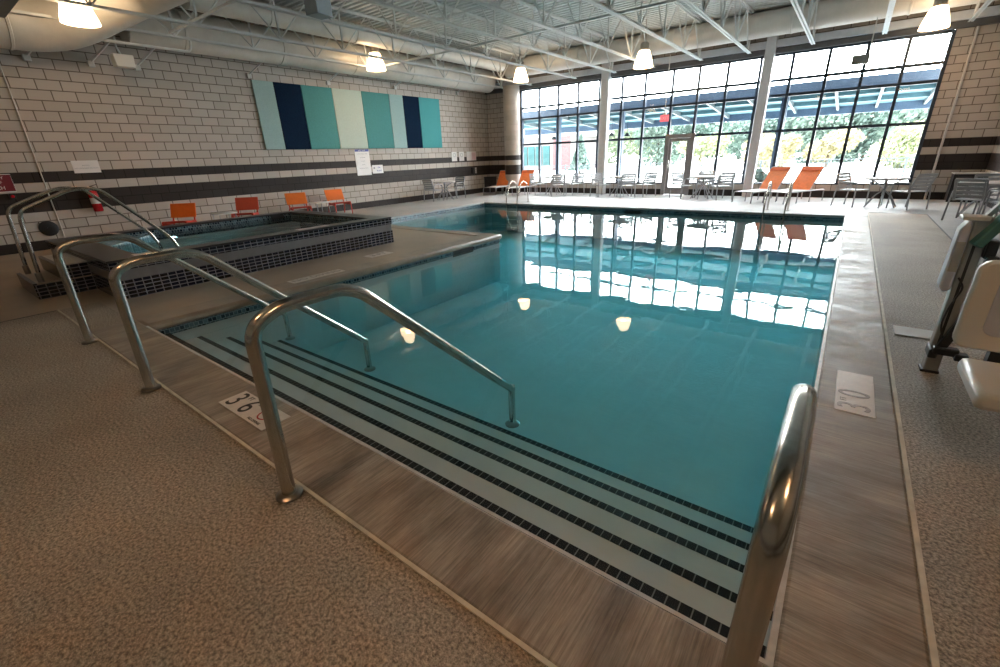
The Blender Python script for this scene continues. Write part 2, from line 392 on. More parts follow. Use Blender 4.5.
# pale lip along the near and side edges
struct(MB().box(PX0 + .04, PY0 + .012, -.06, PX1 - .012, PY0 + .03, .004).build('trim_12', M['lip']))
struct(MB().box(PX1 - .034, PY0 + .03, -.06, PX1 - .012, PY1 - .035, .002).build('trim_13', M['lip']))
# ------------------------------------------------------------------ basin
ZB = -1.02
bs = MB()
bs.quad((PX0, PY0, ZB), (PX1, PY0, ZB), (PX1, PY1, ZB), (PX0, PY1, ZB)); bs.quad((AX0, AY0, ZB), (PX0, AY0, ZB), (PX0, PY1, ZB), (AX0, PY1, ZB))
loop = [(PX0, PY0), (PX1, PY0), (PX1, PY1), (AX0, PY1), (AX0, AY0), (PX0, AY0)]
for i in range(6):
    a, b = loop[i], loop[(i + 1) % 6]
    bs.quad((a[0], a[1], ZB), (b[0], b[1], ZB), (b[0], b[1], 0), (a[0], a[1], 0))
basin = struct(bs.build('pool_basin', M['plaster'], smooth=False))
def band(a, b, axis, name='waterline_tile'):
    t = .008; m = M['mosaic_yz'] if axis == 'Y' else M['mosaic_xz']
    return MB().box(min(a[0], b[0]) - (t if axis == 'Y' else 0), min(a[1], b[1]) - (t if axis == 'X' else 0), -.17, max(a[0], b[0]) + (t if axis == 'Y' else 0), max(a[1], b[1]) + (t if axis == 'X' else 0), -.05).build(name, m, basin)
band((PX0, PY0 + .01), (PX0, AY0), 'Y'); band((PX1, PY0), (PX1, PY1), 'Y'); band((AX0, AY0), (AX0, PY1), 'Y')
band((AX0, PY1), (PX1, PY1), 'X'); band((AX0, AY0), (PX0, AY0), 'X')
for bx in ((PX0 - .002, 6.25, -.2, PX0 + .012, 6.85, -.06), (-5.35, PY1 - .012, -.18, -4.85, PY1 + .002, -.08)):
    o = MB().box(*bx).build('dark_depth_tile', M['ink'], basin)
# entry stairs across the near end
LY = [1.436, 1.736, 2.036, 2.336, 2.636]; LZ = [-.15, -.29, -.404, -.53, -.662]
prof = [(PY0, ZB), (PY0, LZ[0])]
for i in range(5):
    prof.append((LY[i], LZ[i])); prof.append((LY[i], LZ[i + 1] if i < 4 else ZB))
steps = MB().prism(prof, PX0 + .002, PX1 - .002, 'X').build('pool_steps', M['plaster'], basin, smooth=False)
for i in range(5):
    MB().box(0, .004, -.03, PX1 - PX0 - .02, .056, .002).build('step_nosing', M['nosing'], steps, smooth=False).location = (PX0 + .01, LY[i] - .054, LZ[i])
# floor lane joints / pale lines are reflections, so nothing more below
water = MB().prism([(PX0 - .004, PY0 - .004), (PX1 + .004, PY0 - .004), (PX1 + .004, PY1 + .004), (AX0 - .004, PY1 + .004), (AX0 - .004, AY0 - .004), (PX0 - .004, AY0 - .004)], ZB - .01, WZ).build('pool_water', M['water'], smooth=False)
tag(water, 'clear teal water filling the large indoor pool', 'water', kind='stuff')
# ------------------------------------------------------------------ walls
struct(MB().box(XL - .2, YB - .2, 0, XL, YF + .2, ZC + .125).build('wall_left', M['wall_yz'], smooth=False))
struct(MB().box(XR, YB - .2, 0, XR + .2, YF + .2, ZC + .125).build('wall_right', M['wall_yz'], smooth=False))
struct(MB().box(XL, YB - .2, 0, XR, YB, ZC + .125).build('wall_near', M['wall_xz'], smooth=False))
WX0, WX1, WZ0, WZ1 = -12.3, 1.47, .40, 4.25
wf = MB(); T = YF + .2
wf.box(XL, YF, 0, WX0, T, ZC + .125).box(WX1, YF, 0, XR, T, ZC + .125).box(WX0, YF, WZ1 + .05, WX1, T, ZC + .125)
wf.box(WX0, YF, 0, -5.74, T, WZ0).box(-4.78, YF, 0, WX1, T, WZ0)
struct(wf.build('wall_far', M['wall_xz'], smooth=False))
struct(MB().lathe([(.36, 0), (.36, 4.4)], (-12.52, 17.72, 0), 28).build('column_1', M['col_band']))
for i, (a, b) in enumerate(((-8.345, -8.03), (-2.87, -2.6))):
    struct(MB().box(a, 17.78, 0, b, 18.06, 4.75).build('column_%d' % (i + 2), M['col_paint'], bevel=.02))
# windows
def window(name, xsv, door=None):
    rows = [WZ0, 2.05, 3.09, 3.53, WZ1]
    root = MB()
    x0, x1 = xsv[0], xsv[-1]; w = .04; y0, y1 = YF + .01, YF + .11
    for k, z in enumerate(rows):
        hz = .045 if k in (0, 4) else .04
        if door and z == WZ0:
            root.box(x0, y0, z - hz, door[0] - .06, y1, z + hz).box(door[1] + .06, y0, z - hz, x1, y1, z + hz)
        else: root.box(x0, y0, z - hz, x1, y1, z + hz)
    for x in xsv:
        z0 = WZ0 if not (door and door[0] - .1 < x < door[1] + .1) else 2.05
        root.box(x - w, y0 - .03, z0, x + w, y1, WZ1)
    o = struct(root.build(name, M['mullion'], smooth=False))
    g = MB(); yg = YF + .06
    for i in range(len(xsv) - 1):
        zs = WZ0 if not (door and abs((xsv[i] + xsv[i + 1]) / 2 - (door[0] + door[1]) / 2) < .2) else 2.05
        g.quad((xsv[i], yg, zs), (xsv[i + 1], yg, zs), (xsv[i + 1], yg, WZ1), (xsv[i], yg, WZ1))
    g.build('window_pane', M['glass'], o, smooth=False)
    return o
window('window_1', [-12.25, -11.32, -10.38, -9.46, -8.53, -8.19])
window('window_2', [-8.19, -7.59, -6.70, -5.70, -4.82, -3.92, -2.97, -2.74], (-5.70, -4.82))
window('window_3', [-2.74, -2.10, -1.17, -.29, .60, 1.45])
dr = MB(); y0, y1 = YF - .03, YF + .12
dr.box(-5.78, y0, 0, -5.64, y1, 2.13).box(-4.88, y0, 0, -4.74, y1, 2.13).box(-5.64, y0, 2.0, -4.88, y1, 2.13)
d = struct(dr.build('door_1', M['door'], smooth=False))
lf = MB().box(-5.63, YF, .02, -5.53, YF + .05, 1.99).box(-4.99, YF, .02, -4.89, YF + .05, 1.99).box(-5.53, YF, 1.89, -4.99, YF + .05, 1.99).box(-5.53, YF, .02, -4.99, YF + .05, .27)
lf.build('door_leaf', M['door'], d, smooth=False)
MB().quad((-5.53, YF + .025, .27), (-4.99, YF + .025, .27), (-4.99, YF + .025, 1.89), (-5.53, YF + .025, 1.89)).build('door_pane', M['glass'], d, smooth=False)
MB().tube([(-5.58, YF, 1.25), (-5.58, YF - .06, 1.25), (-5.58, YF - .06, .95), (-5.58, YF, .95)], .012, 8, .02).build('door_handle', M['steel'], d)
# ------------------------------------------------------------------ ceiling deck, beams
cd = MB(); pitch, dep = .2, .075; y = YB; prev = []
pts = []
while y < YF:
    pts += [(y, ZC), (y + .08, ZC), (y + .105, ZC + dep), (y + .175, ZC + dep)]; y += pitch
pts.append((YF, ZC))
for i in range(len(pts) - 1):
    a, b = pts[i], pts[i + 1]
    cd.quad((XL, a[0], a[1]), (XR, a[0], a[1]), (XR, b[0], b[1]), (XL, b[0], b[1]))
cd.quad((XL - .2, YB - .2, ZC + .12), (XR + .2, YB - .2, ZC + .12), (XR + .2, YF + .2, ZC + .12), (XL - .2, YF + .2, ZC + .12))
struct(cd.build('ceiling', M['ceil'], smooth=False))
struct(MB().box(XL, 17.86, 4.42, XR, 18.06, 4.62).build('trim_14', M['beam'], bevel=.01))
struct(MB().box(XL, 17.96, 4.26, XR, 18.09, 4.42).build('trim_15', M['dark_beam_joint_shade']))  # dark strip whose colour stands in for the shaded recess over the windows
struct(MB().box(XL, 1.75, 4.25, XR, 2.33, ZC).build('trim_16', M['dark_beam_joint_shade']))
# bar joists
def make_joist(name, label, loc):
    r = thing(name, label, 'joist', loc, 0, 'bar joists under the roof deck')
    z0, z1, ya, yb = 4.33, ZC - .03, 2.3, 17.75
    bc = MB()
    bc.box(-.055, ya, z0, -.008, yb, z0 + .008).box(-.016, ya, z0, -.008, yb, z0 + .055)
    bc.box(.008, ya, z0, .055, yb, z0 + .008).box(.008, ya, z0, .016, yb, z0 + .055).box(-.008, ya, z0 + .02, .008, yb, z0 + .03)
    bc.build('bottom_chord', M['joist'], r, smooth=False)
    tcm = MB(); tcm.box(-.06, ya, z1 - .008, .06, yb, z1).box(-.016, ya, z1 - .06, .016, yb, z1 - .008)
    tcm.build('top_chord', M['joist'], r, smooth=False)
    P = 1.76; zz = [(0, ya + .1, z1 - .03)]; k = 0; yy = ya + .1
    while yy < yb - .3:
        zz.append((0, min(yy + P / 2, yb), z0 + .03)); zz.append((0, min(yy + P, yb), z1 - .03)); yy += P
    MB().tube(zz, .023, 6).build('web_rod', M['joist'], r)
    vm = None; yy = ya + .1 + P / 2
    while yy < yb:
        if vm is None: vm = MB().bar((0, 0, z0 + .03), (0, 0, z1 - .03), .038, .038).build('vertical_strut', M['joist'], r, smooth=False); vm.location.y = yy
        else:
            c = vm.copy(); COL.objects.link(c); c.parent = r; c.location.y = yy
        yy += P
    return r
JX = [1.67, 0.0, -1.62, -3.29, -4.72, -6.33, -7.75, -9.4, -11.5, -12.8]
JL = ['steel bar joist above the brick strip beside the end of the window wall', 'steel bar joist reaching the wall above the emergency light over the glazing',
      'steel bar joist meeting the glazing just beside the second steel column on the lounger side', 'steel bar joist running to the top of the steel column by the orange loungers',
      'steel bar joist meeting the glazing above the glass door', 'steel bar joist passing beside the glowing lamp in the middle of the window wall',
      'steel bar joist running to the steel column near the two patio sets', 'steel bar joist passing above the grey hanging loudspeaker box',
      'steel bar joist second from the block wall with the striped panels', 'steel bar joist closest to the block wall, running beside the big duct']
j0 = make_joist('bar_joist', JL[0], (JX[0], 0, 0))
for x, l in zip(JX[1:], JL[1:]): dup(j0, (x, 0, 0), 0, l)
tag(MB().bar((-12.95, 10.85, 4.41), (XR - .1, 10.85, 4.41), .045, .045).build('bridging_bar', M['joist']), 'thin cross bar tying the bottoms of the joists over mid pool', 'bracing')
tag(MB().bar((-12.8, 4.95, 4.41), (XR - .1, 4.95, 4.41), .045, .045).build('bridging_bar', M['joist']), 'thin cross bar tying the joists near the glowing lamp over the hot tub', 'bracing')
tag(MB().bar((XL + .1, 10.8, 5.2), (XR - .1, 10.8, 5.2), .04, .04).build('bridging_bar', M['joist']), 'thin cross bar tying the joists close under the roof deck', 'bracing')
tag(MB().bar((XL + .1, 7.6, 5.2), (XR - .1, 7.6, 5.2), .04, .04).build('bridging_bar', M['joist']), 'thin upper cross bar beside the hanging loudspeaker box', 'bracing')
tag(MB().tube([(-12.95, 3.7, 4.12), (-12.95, 5.35, 4.12), (-12.86, 5.36, 4.34)], .028, 8, .1).build('sprinkler_pipe', M['joist']), 'thin pale pipe under the bent duct beside the lamp over the hot tub', 'pipe')
# ducts
def duct(name, pts, r, label, rings, bend=.0):
    o = MB().tube(pts, r, 28, bend, 10).build(name, M['duct'])
    tag(o, label, 'duct')
    for p, ax in rings:
        q = MB().lathe([(r + .004, -.03), (r + .018, -.02), (r + .018, .02), (r + .004, .03)], p, 28, ax, cap=False).build('duct_collar', M['duct'], o)
    return o
duct('air_duct', [(-13.45, 4.3, 4.62), (-13.45, 17.3, 4.62)], .42, 'long round white air duct running along the block wall above the striped panels', [((-13.45, yy, 4.62), 'Y') for yy in (5.4, 7.8, 10.2, 12.6, 15.0)])
duct('air_duct', [(-13.4, .6, 4.34), (-13.4, 3.1, 4.34), (-12.3, 4.15, 4.92), (-9.0, 4.5, 4.95)], .5, 'fat bent round duct behind the glowing lamp over the hot tub steps', [((-13.4, 1.7, 4.34), 'Y'), ((-13.4, 2.35, 4.34), 'Y')], .6)
duct('air_duct', [(-12.4, 17.35, 4.98), (XR - .05, 17.35, 4.98)], .34, 'round cream duct running above the window wall', [((xx, 17.35, 4.98), 'X') for xx in (-9, -5.5, -2.2, .4)])
duct('air_duct', [(-12.2, 5.2, 5.02), (-12.2, 16.6, 5.02)], .24, 'slimmer upper duct running beside the long wall duct', [((-12.2, yy, 5.02), 'Y') for yy in (7, 9.5, 12)])
# duct brackets along the block wall
b0 = thing('duct_bracket', 'small white duct bracket on the block wall above the red warning sign', 'bracket', (XL, 2.65, 3.83), 0, 'brackets under the wall duct')
MB().box(.0, -.06, -.06, .09, .06, .06).build('wall_plate', M['white_paint'], b0, bevel=.01)
MB().bar((.05, 0, .03), (.55, .35, .42), .035, .035).build('brace', M['joist'], b0)
for (yy, zz), l in zip(((3.69, 3.84), (4.56, 3.86), (7.2, 3.95), (9.73, 4.0), (12.54, 4.1), (15.05, 4.14), (16.0, 4.17)),
    ('small white duct bracket on the wall above the white notice', 'small white duct bracket beside the white hanging speaker', 'small white duct bracket at the pale aqua end of the striped panels',
     'small white duct bracket above the wide dark teal panel', 'small white duct bracket above the narrow pale panel', 'small white duct bracket just past the end of the striped panels', 'small white duct bracket above the three little wall signs')):
    dup(b0, (XL, yy, zz), 0, l)
# ------------------------------------------------------------------ hi-bay lamps
def make_lamp(loc, label):
    r = thing('hanging_lamp', label, 'lamp', loc, 0, 'warm dome lamps under the roof')
    MB().lathe([(.10, .46), (.16, .44), (.19, .36), (.235, .22), (.275, .08), (.29, 0), (.275, 0), (.22, .22), (.17, .36), (.09, .43)], seg=28, cap=False).build('dome_shade', M['lamp'], r)
    MB().lathe([(.02, .02), (.06, .03), (.085, .12), (.07, .22), (.03, .28)], seg=16).build('bulb', M['lamp_core'], r)
    MB().lathe([(.11, .44), (.13, .46), (.13, .62), (.10, .66)], seg=20).build('ballast_housing', M['lamp_cap'], r)
    MB().tube([(0, 0, .66), (0, 0, ZC - loc[2])], .012, 8).build('stem', M['lamp_cap'], r)
    return r
lamp0 = make_lamp((-11.75, 3.12, 4.1), 'big glowing dome lamp over the hot tub steps in front of the bent duct')
for loc, l in (((-12.35, 10.3, 4.2), 'glowing dome lamp above the striped wall panels'), ((-10.7, 15.8, 4.2), 'glowing dome lamp in the corner where the panel wall meets the windows'),
               ((-5.75, 15.2, 3.98), 'glowing dome lamp in front of the windows near the exit sign'), ((.93, 16.6, 4.12), 'glowing dome lamp at the end of the windows by the brick strip'),
               ((-2.4, -.6, 4.2), 'unseen dome lamp added to brighten the entrance deck behind the corner stair rail'),  # added lamp behind the view, brightens the near deck
               ((1.4, 1.2, 4.2), 'extra dome lamp out of view, added to light the side deck before the lift')):  # also added out of view as fill light for the near deck
    dup(lamp0, loc, 0, l)
# ------------------------------------------------------------------ pool stair rails
def stair_rail(x, label, r=.034, yb_=.76):
    o = thing('stair_handrail', label, 'handrail', (x, yb_, 0), 0, 'handrails along the pool stairs')
    P = [(0, 0, .0), (0, .03, .97), (0, .62, .985), (0, 1.99, -.27), (0, 1.99, -.60)]
    P = [(0, 0, 0), (0, .02, .92), (0, .16, .985), (0, .56, .985), (0, 1.98, -.30)]
    MB().tube(P, r, 16, .13, 8).build('rail_tube', M['steel'], o)
    MB().tube([(0, 1.975, -.265), (0, 1.975, -.62)], r * .9, 14).build('end_post', M['steel'], o)
    MB().lathe([(.066, 0), (.066, .01), (.05, .02), (.038, .022)], (0, 0, .004), 20).build('base_flange', M['steel_dark'], o)
    MB().lathe([(.066, 0), (.066, .01), (.05, .02), (.038, .022)], (0, 1.975, -.658), 20).build('step_flange', M['steel_dark'], o)
    return o
stair_rail(-2.0, 'stainless stair handrail standing beside the white 3 foot 6 depth tile')
stair_rail(-4.04, 'stainless stair handrail between the depth tile rail and the one by the hot tub')
stair_rail(-5.79, 'stainless stair handrail closest to the hot tub corner')
stair_rail(0.017, 'large stainless stair handrail at the pool corner by the lift side coping', .031, .77)
# ------------------------------------------------------------------ hot tub
HX0, HX1, HY0, HY1, HZ = -11.0, -7.4, 1.42, 6.08, .52
tub = thing('hot_tub', 'raised hot tub faced in dark tiles with a grey band', 'hot tub', (HX1, HY0, 0))
def T3(x, y, z): return (x - HX1, y - HY0, z)
def tb(x0, y0, z0, x1, y1, z1, name, m, parent=tub, bevel=0):
    a, b = T3(x0, y0, z0), T3(x1, y1, z1)
    return MB().box(*a, *b).build(name, m, parent, bevel, smooth=False)
rw = .30
def face_set(axis):
    pass
tb(HX1 - rw, HY0, 0, HX1, HY1, .25, 'tile_face', M['spa_yz']); tb(HX1 - rw, HY0 + .01, .25, HX1 - .012, HY1 - .01, .38, 'grey_band', M['spa_band']); tb(HX1 - rw, HY0, .38, HX1, HY1, HZ - .03, 'tile_face', M['spa_yz'])
tb(HX0, HY0, 0, HX1 - rw, HY0 + .4, .25, 'tile_face', M['spa_xz']); tb(HX0, HY0 + .012, .25, HX1 - rw, HY0 + .4, .38, 'grey_band', M['spa_band']); tb(HX0, HY0, .38, HX1 - rw, HY0 + .4, HZ - .03, 'tile_face', M['spa_xz'])
tb(HX0, HY1 - .34, 0, HX1 - rw, HY1, HZ - .03, 'tile_face', M['spa_xz'])
tb(HX0, HY0 + .4, 0, HX0 + .3, HY1 - .34, HZ - .03, 'tile_face', M['mosaic_yz'])
ix0, ix1, iy0, iy1 = HX0 + .3, HX1 - rw, HY0 + .4, HY1 - .34
# rim as four mitred slabs in one ring
o4 = [T3(HX0 - .01, HY0 - .01, 0), T3(HX1 + .01, HY0 - .01, 0), T3(HX1 + .01, HY1 + .01, 0), T3(HX0 - .01, HY1 + .01, 0)]
i4 = [T3(ix0, iy0, 0), T3(ix1, iy0, 0), T3(ix1, iy1, 0), T3(ix0, iy1, 0)]
rm = MB(); vs = [(p[0], p[1], z) for z in (HZ - .03, HZ) for q in (o4, i4) for p in q]
fs = []
for i in range(4):
    j = (i + 1) % 4
    fs += [(8 + i, 8 + j, 12 + j, 12 + i), (i, 4 + i, 4 + j, j), (i, j, 8 + j, 8 + i), (4 + i, 12 + i, 12 + j, 4 + j)]
rm.add(vs, fs); rm.build('rim', M['spa_rim'], tub, .008, smooth=False)
tb(ix0 + .012, iy0, .02, ix1, iy1, .06, 'basin_floor', M['plaster'])
for (x0, y0, x1, y1, ax) in ((ix0, iy0, ix0 + .012, iy1, 'Y'), (ix1 - .012, iy0, ix1, iy1, 'Y'), (ix0, iy1 - .012, ix1, iy1, 'X'), (ix0, iy0, ix1, iy0 + .012, 'X')):
    tb(x0, y0, .06, x1, y1, HZ - .03, 'inner_mosaic', M['mosaic_yz'] if ax == 'Y' else M['mosaic_xz'])
tb(ix0 + .012, iy0 + .012, .06, ix0 + .35, iy1, .3, 'bench', M['plaster'])
tb(ix0 + .1, 5.2, HZ - .11, ix0 + .13, 5.5, HZ - .0, 'skimmer_opening', M['black'])
sw = MB().box(ix0 + .012, iy0 + .012, .06, ix1 - .012, iy1 - .012, .41).build('hot_tub_water', M['spa_water'], smooth=False)
tag(sw, 'clear pale blue water filling the hot tub', 'water', kind='stuff')
# entry steps in front of its end
st = tb(-9.75, .8, 0, -8.5, HY0, .2, 'entry_step', M['spa_xz']); tb(-9.75, .83, .2, -8.5, HY0, .215, 'tread', M['tan'], st)
tb(-9.75, .8, .2, -8.5, .84, .218, 'step_edge', M['spa_rim'], st)
st = tb(-9.75, 1.1, .215, -8.5, HY0, .4, 'entry_step', M['spa_xz']); tb(-9.75, 1.14, .4, -8.5, HY0, .415, 'tread', M['lip'], st)
tb(-9.75, 1.1, .4, -8.5, 1.14, .418, 'step_edge', M['spa_rim'], st)
pz = MB().prism([(ix0 + .012, iy0 + .012), (ix0 + 1.2, iy0 + .012), (ix0 + .012, iy0 + 1.1)], .07, .43)
pz.v = [T3(*v) for v in pz.v]; pz.build('corner_step', tile('pale_mosaic', ('X', 'Y'), .05, .05, (.30, .48, .55), (.55, .68, .72), (.2, .32, .38), .006, .2, .5), tub, smooth=False)
for x, l in ((-9.53, 'curved stainless hot tub rail on the wall side of the steps'), (-8.6, 'curved stainless hot tub rail on the pool side of the steps')):
    o = thing('hot_tub_handrail', l, 'handrail', (x, .9, .215), 0, 'handrails at the hot tub steps')
    MB().tube([(0, 0, 0), (0, .06, .93), (0, .66, 1.17), (0, .95, 1.155), (0, 1.64, .36), (0, 1.72, .14), (0, 1.74, -.06)], .024, 14, .12, 6).build('rail_tube', M['steel'], o)
    MB().lathe([(.035, 0), (.035, .12), (.03, .13)], seg=16).build('base_sleeve', M['steel_dark'], o)
for p, sz, l in (((-7.58, 2.0), (.16, .5), 'small white marker tile on the hot tub rim by the rails'), ((-7.55, 4.4), (.14, .6), 'small white marker tile midway along the hot tub rim')):
    tag(MB().box(-sz[0] / 2, -sz[1] / 2, 0, sz[0] / 2, sz[1] / 2, .006).build('marker_tile', M['tile_white']), l, 'marker tile', 'marker tiles').location = (p[0], p[1], HZ + .001)
# ------------------------------------------------------------------ depth marker tiles
def marker(label, loc, rz, w, h):
    o = thing('depth_marker', label, 'depth marker', loc, rz, 'depth markers on the deck')
    MB().box(-w / 2, -h / 2, 0, w / 2, h / 2, .006).build('tile', M['tile_white'], o, bevel=.002)
    return o
d1 = marker('white depth tile reading 3 FT 6 IN beside the stair handrail', (-3.03, 1.065, .004), 0, .64, .2)
text('3', .235, M['ink'], d1, (-.235, -.005, .007), name='numeral', sx=.9); text('FT', .05, M['ink'], d1, (-.15, .06, .007), name='unit_text')
text('6', .235, M['ink'], d1, (-.06, -.005, .007), name='numeral', sx=.9); text('IN', .05, M['ink'], d1, (.01, .06, .007), name='unit_text')
rg = MB()
rg.lathe([(.062, 0), (.062, .002), (.052, .002), (.052, 0)], (.16, .015, .006), 28, cap=False)
rg.bar((.16 - .04, .015 + .04, .0072), (.16 + .04, .015 - .04, .0072), .01, .0015)
rg.build('no_diving_symbol', M['red_ring'], d1)
text('NO DIVING', .03, M['ink'], d1, (.16, -.075, .007), name='warning_text')
d2 = marker('worn white depth tile reading 3 0 on the long side coping', (.322, 3.555, .004), PI / 2, .66, .21)
text('3', .25, M['faded_ink'], d2, (-.235, -.005, .007), name='numeral', sx=.9); text('0', .25, M['faded_ink'], d2, (-.04, -.005, .007), name='numeral', sx=.9)
text('FT', .05, M['faded_ink'], d2, (-.15, .06, .007), name='unit_text')
tag(MB().box(0, 0, 0, .62, .25, .006).build('marker_tile', M['sign_white']), 'blank white strip tile on the deck beside the pool lift', 'marker tile', 'marker tiles').location = (.6, 4.985, .002)
d3 = marker('worn white NO DIVING marker on the tan deck in front of the hot tub', (-6.12, 3.5, .0185), PI / 2, .85, .2)
text('NO DIVING', .15, M['faded_ink'], d3, (0, 0, .007), name='warning_text')
d4 = marker('small worn white depth tile on the tan deck further along the hot tub', (-6.62, 5.05, .004), PI / 2, .5, .26)
text('3 FT', .18, M['faded_ink'], d4, (0, 0, .007), name='numeral')
# ------------------------------------------------------------------ striped panels on the wall
PB = [7.23, 7.86, 8.72, 9.81, 10.98, 12.19, 12.86, 13.68, 14.83]
PC = ['aqua', 'navy', 'teal', 'mint', 'teal', 'aqua', 'navy', 'teal2']
PLb = ['pale aqua wall panel at the end of the striped row closest to the hot tub', 'navy blue wall panel beside the first pale aqua one', 'wide dark teal wall panel beside the navy one near the hot tub',
       'wide pale mint wall panel in the middle of the striped row', 'wide teal wall panel above the tall white poster', 'narrow pale aqua wall panel between teal and navy', 'navy blue wall panel second from the window end', 'bright teal wall panel at the window end of the striped row']
for i in range(8):
    o = MB().box(0, PB[i] - PB[0] + .008, 0, .06, PB[i + 1] - PB[0] - .008, 1.83).build('wall_panel', M[PC[i]], bevel=.006)
    o.location = (XL + .002, PB[0], 2.03); tag(o, PLb[i], 'wall panel', 'striped acoustic wall panels')
# ------------------------------------------------------------------ wall signs
RW = (PI / 2, 0, PI / 2)
def sign(name, y0, z0, y1, z1, label, m, cat='sign', group=None, t=.012):
    o = thing(name, label, cat, (XL + .001, (y0 + y1) / 2, z0), 0, group)
    h, w = z1 - z0, y1 - y0
    MB().box(0, -w / 2, 0, t, w / 2, h).build('board', m, o)
    return o
s = sign('warning_sign', 1.03, 1.27, 1.70, 1.60, 'dark red warning sign with three lines of white lettering on the block wall', M['red'])
for i, tx in enumerate(('EMERGENCY', 'SHUT-OFF', 'SWITCH')): text(tx, (.075, .075, .10)[i], M['sign_white'], s, (.014, .0, (.27, .18, .07)[i]), RW)
bd = MB(); bd.box(.002, -.335, -.012, .012, .335, 0).box(.002, -.335, .33, .012, .335, .342).box(.002, .325, 0, .012, .337, .33).box(.002, -.337, 0, .012, -.325, .33); bd.build('border', M['sign_white'], s)
o = thing('switch_box', 'small black switch box under the red warning sign', 'switch', (XL, 1.6, 1.11))
MB().box(0, -.05, 0, .06, .05, .12).build('housing', M['black'], o, bevel=.005); MB().lathe([(.03, 0), (.03, .02), (.01, .03)], (.06, 0, .06), 14, 'X').build('push_button', M['ext_red'], o)
s = sign('wall_notice', 2.74, 1.575, 3.22, 1.84, 'blank white notice board with one line of print above the dark stripe', M['sign_white'])
text('NOTICE', .035, M['grey_print'], s, (.014, 0, .16), RW); text('NO LIFEGUARD ON DUTY', .036, M['grey_print'], s, (.014, 0, .1), RW)
s = sign('rules_poster', 10.38, 1.13, 11.0, 2.0, 'tall white rules poster with a purple heading under the teal panel', M['sign_white'])
MB().box(.012, -.3, .8, .014, .3, .87).build('heading_band', M['blue_ink'], s); text('POOL RULES', .055, M['sign_white'], s, (.0155, 0, .835), RW)
for i, tx in enumerate(('SHOWER BEFORE ENTERING', 'NO RUNNING', 'NO DIVING', 'NO GLASS', 'CHILDREN WITH ADULT')): text(tx, .035, M['grey_print'], s, (.014, 0, .72 - i * .12), RW)
s = sign('small_notice', 11.06, 1.17, 11.55, 1.46, 'small white notice with purple print beside the tall rules poster', M['sign_white'])
MB().lathe([(.035, 0), (.035, .003)], (.012, -.16, .19), 16, 'X').build('printed_dot', M['grey_print'], s)
text('SPA', .08, M['blue_ink'], s, (.014, .06, .2), RW); text('RULES', .08, M['blue_ink'], s, (.014, .06, .09), RW)
def ring_sign(y0, y1, label):
    s = sign('safety_sign', y0, 1.47, y1, 1.85, label, M['sign_white'], group='safety signs by the far corner')
    MB().lathe([(.085, 0), (.085, .003), (.07, .003), (.07, 0)], (.0125, 0, .25), 20, 'X', cap=False).build('ring_symbol', M['grey_print'], s)
ring_sign(15.42, 15.75, 'white ring symbol sign, first of three small signs from the striped panels'); ring_sign(15.9, 16.23, 'white ring symbol sign between two other small signs')
s = sign('safety_sign', 16.42, 1.47, 17.08, 1.85, 'wider white sign with a pink half, closest to the corner', M['sign_white'], group='safety signs by the far corner')
MB().box(.012, .02, .03, .014, .31, .35).build('pink_half', mat('pale_pink', (.66, .5, .52), .5), s)
o = thing('control_panel', 'small black and white control panel in the dark stripe near the corner', 'panel', (XL, 16.85, .9))
MB().box(0, -.16, 0, .09, .0, .26).build('housing', M['black'], o); MB().box(0, .0, 0, .07, .16, .26).build('cover_plate', M['grey_metal'], o)
for zz in (.05, .13, .21): MB().lathe([(.02, 0), (.02, .01)], (.07, .08, zz), 12, 'X').build('button', M['sign_white'], o)
o = thing('wall_vent', 'round black disc vent on the block wall behind the hot tub rails', 'vent', (XL, 1.95, .45))
MB().lathe([(.165, 0), (.165, .02), (.12, .035), (.03, .035), (.03, .05), (.0, .05)], seg=28, axis='X').build('disc', M['black'], o)
# fire extinguisher
o = thing('fire_extinguisher', 'red fire extinguisher with white label hung on the block wall', 'fire extinguisher', (XL + .12, 2.9, .72))
MB().lathe([(.075, 0), (.09, .02), (.09, .38), (.075, .44), (.03, .48), (.03, .52)], seg=20).build('cylinder', M['ext_red'], o)
MB().lathe([(.0915, .18), (.0915, .31)], seg=20, cap=False).build('label_band', M['sign_white'], o)
MB().box(-.02, -.03, .52, .02, .03, .56).bar((0, -.02, .56), (.02, .12, .6), .02, .012).build('valve_head', M['black'], o)
MB().tube([(.02, .03, .54), (.06, .11, .5), (.07, .1, .25), (.06, .09, .1)], .012, 8, .05).build('hose', M['black'], o)
MB().box(-.115, -.04, .1, -.085, .04, .45).build('wall_hook', M['grey_metal'], o)
# conduits and hung speakers
tag(MB().tube([(0, 0, 0), (0, .06, 3.72)], .012, 8).build('wall_conduit', M['white_paint']), 'thin white conduit running up the block wall behind the hot tub', 'conduit').location = (XL + .014, 2.15, .03)
tag(MB().tube([(0, 0, 0), (0, 0, 4.4)], .028, 10).build('wall_conduit', M['white_paint']), 'white conduit running up the brick strip beside the windows', 'conduit').location = (1.885, YF - .03, 0)
o = thing('hanging_speaker', 'small white wedge speaker hung below the bent duct', 'speaker', (-13.5, 4.12, 3.73))
MB().prism([(-.17, 0), (.17, 0), (.19, .25), (-.19, .25)], -.13, .13, 'X').build('cabinet', M['white_plastic'], o, .012)
MB().tube([(0, 0, .25), (0, -.05, .42), (0, -.02, .6)], .02, 8, .05).build('hanger', M['joist'], o)
o = thing('hanging_speaker', 'tall grey loudspeaker box with a black front hung between joists', 'speaker', (-8.4, 5.85, 4.1), math.radians(10))
MB().box(-.15, -.2, 0, .15, .16, .62).build('cabinet', M['speaker_grey'], o, .01)
MB().box(-.185, -.17, .18, -.15, .13, .6).build('black_grille', M['black'], o, .01)
MB().tube([(0, 0, .62), (0, 0, ZC - 4.1)], .02, 8).build('hanger', M['joist'], o)
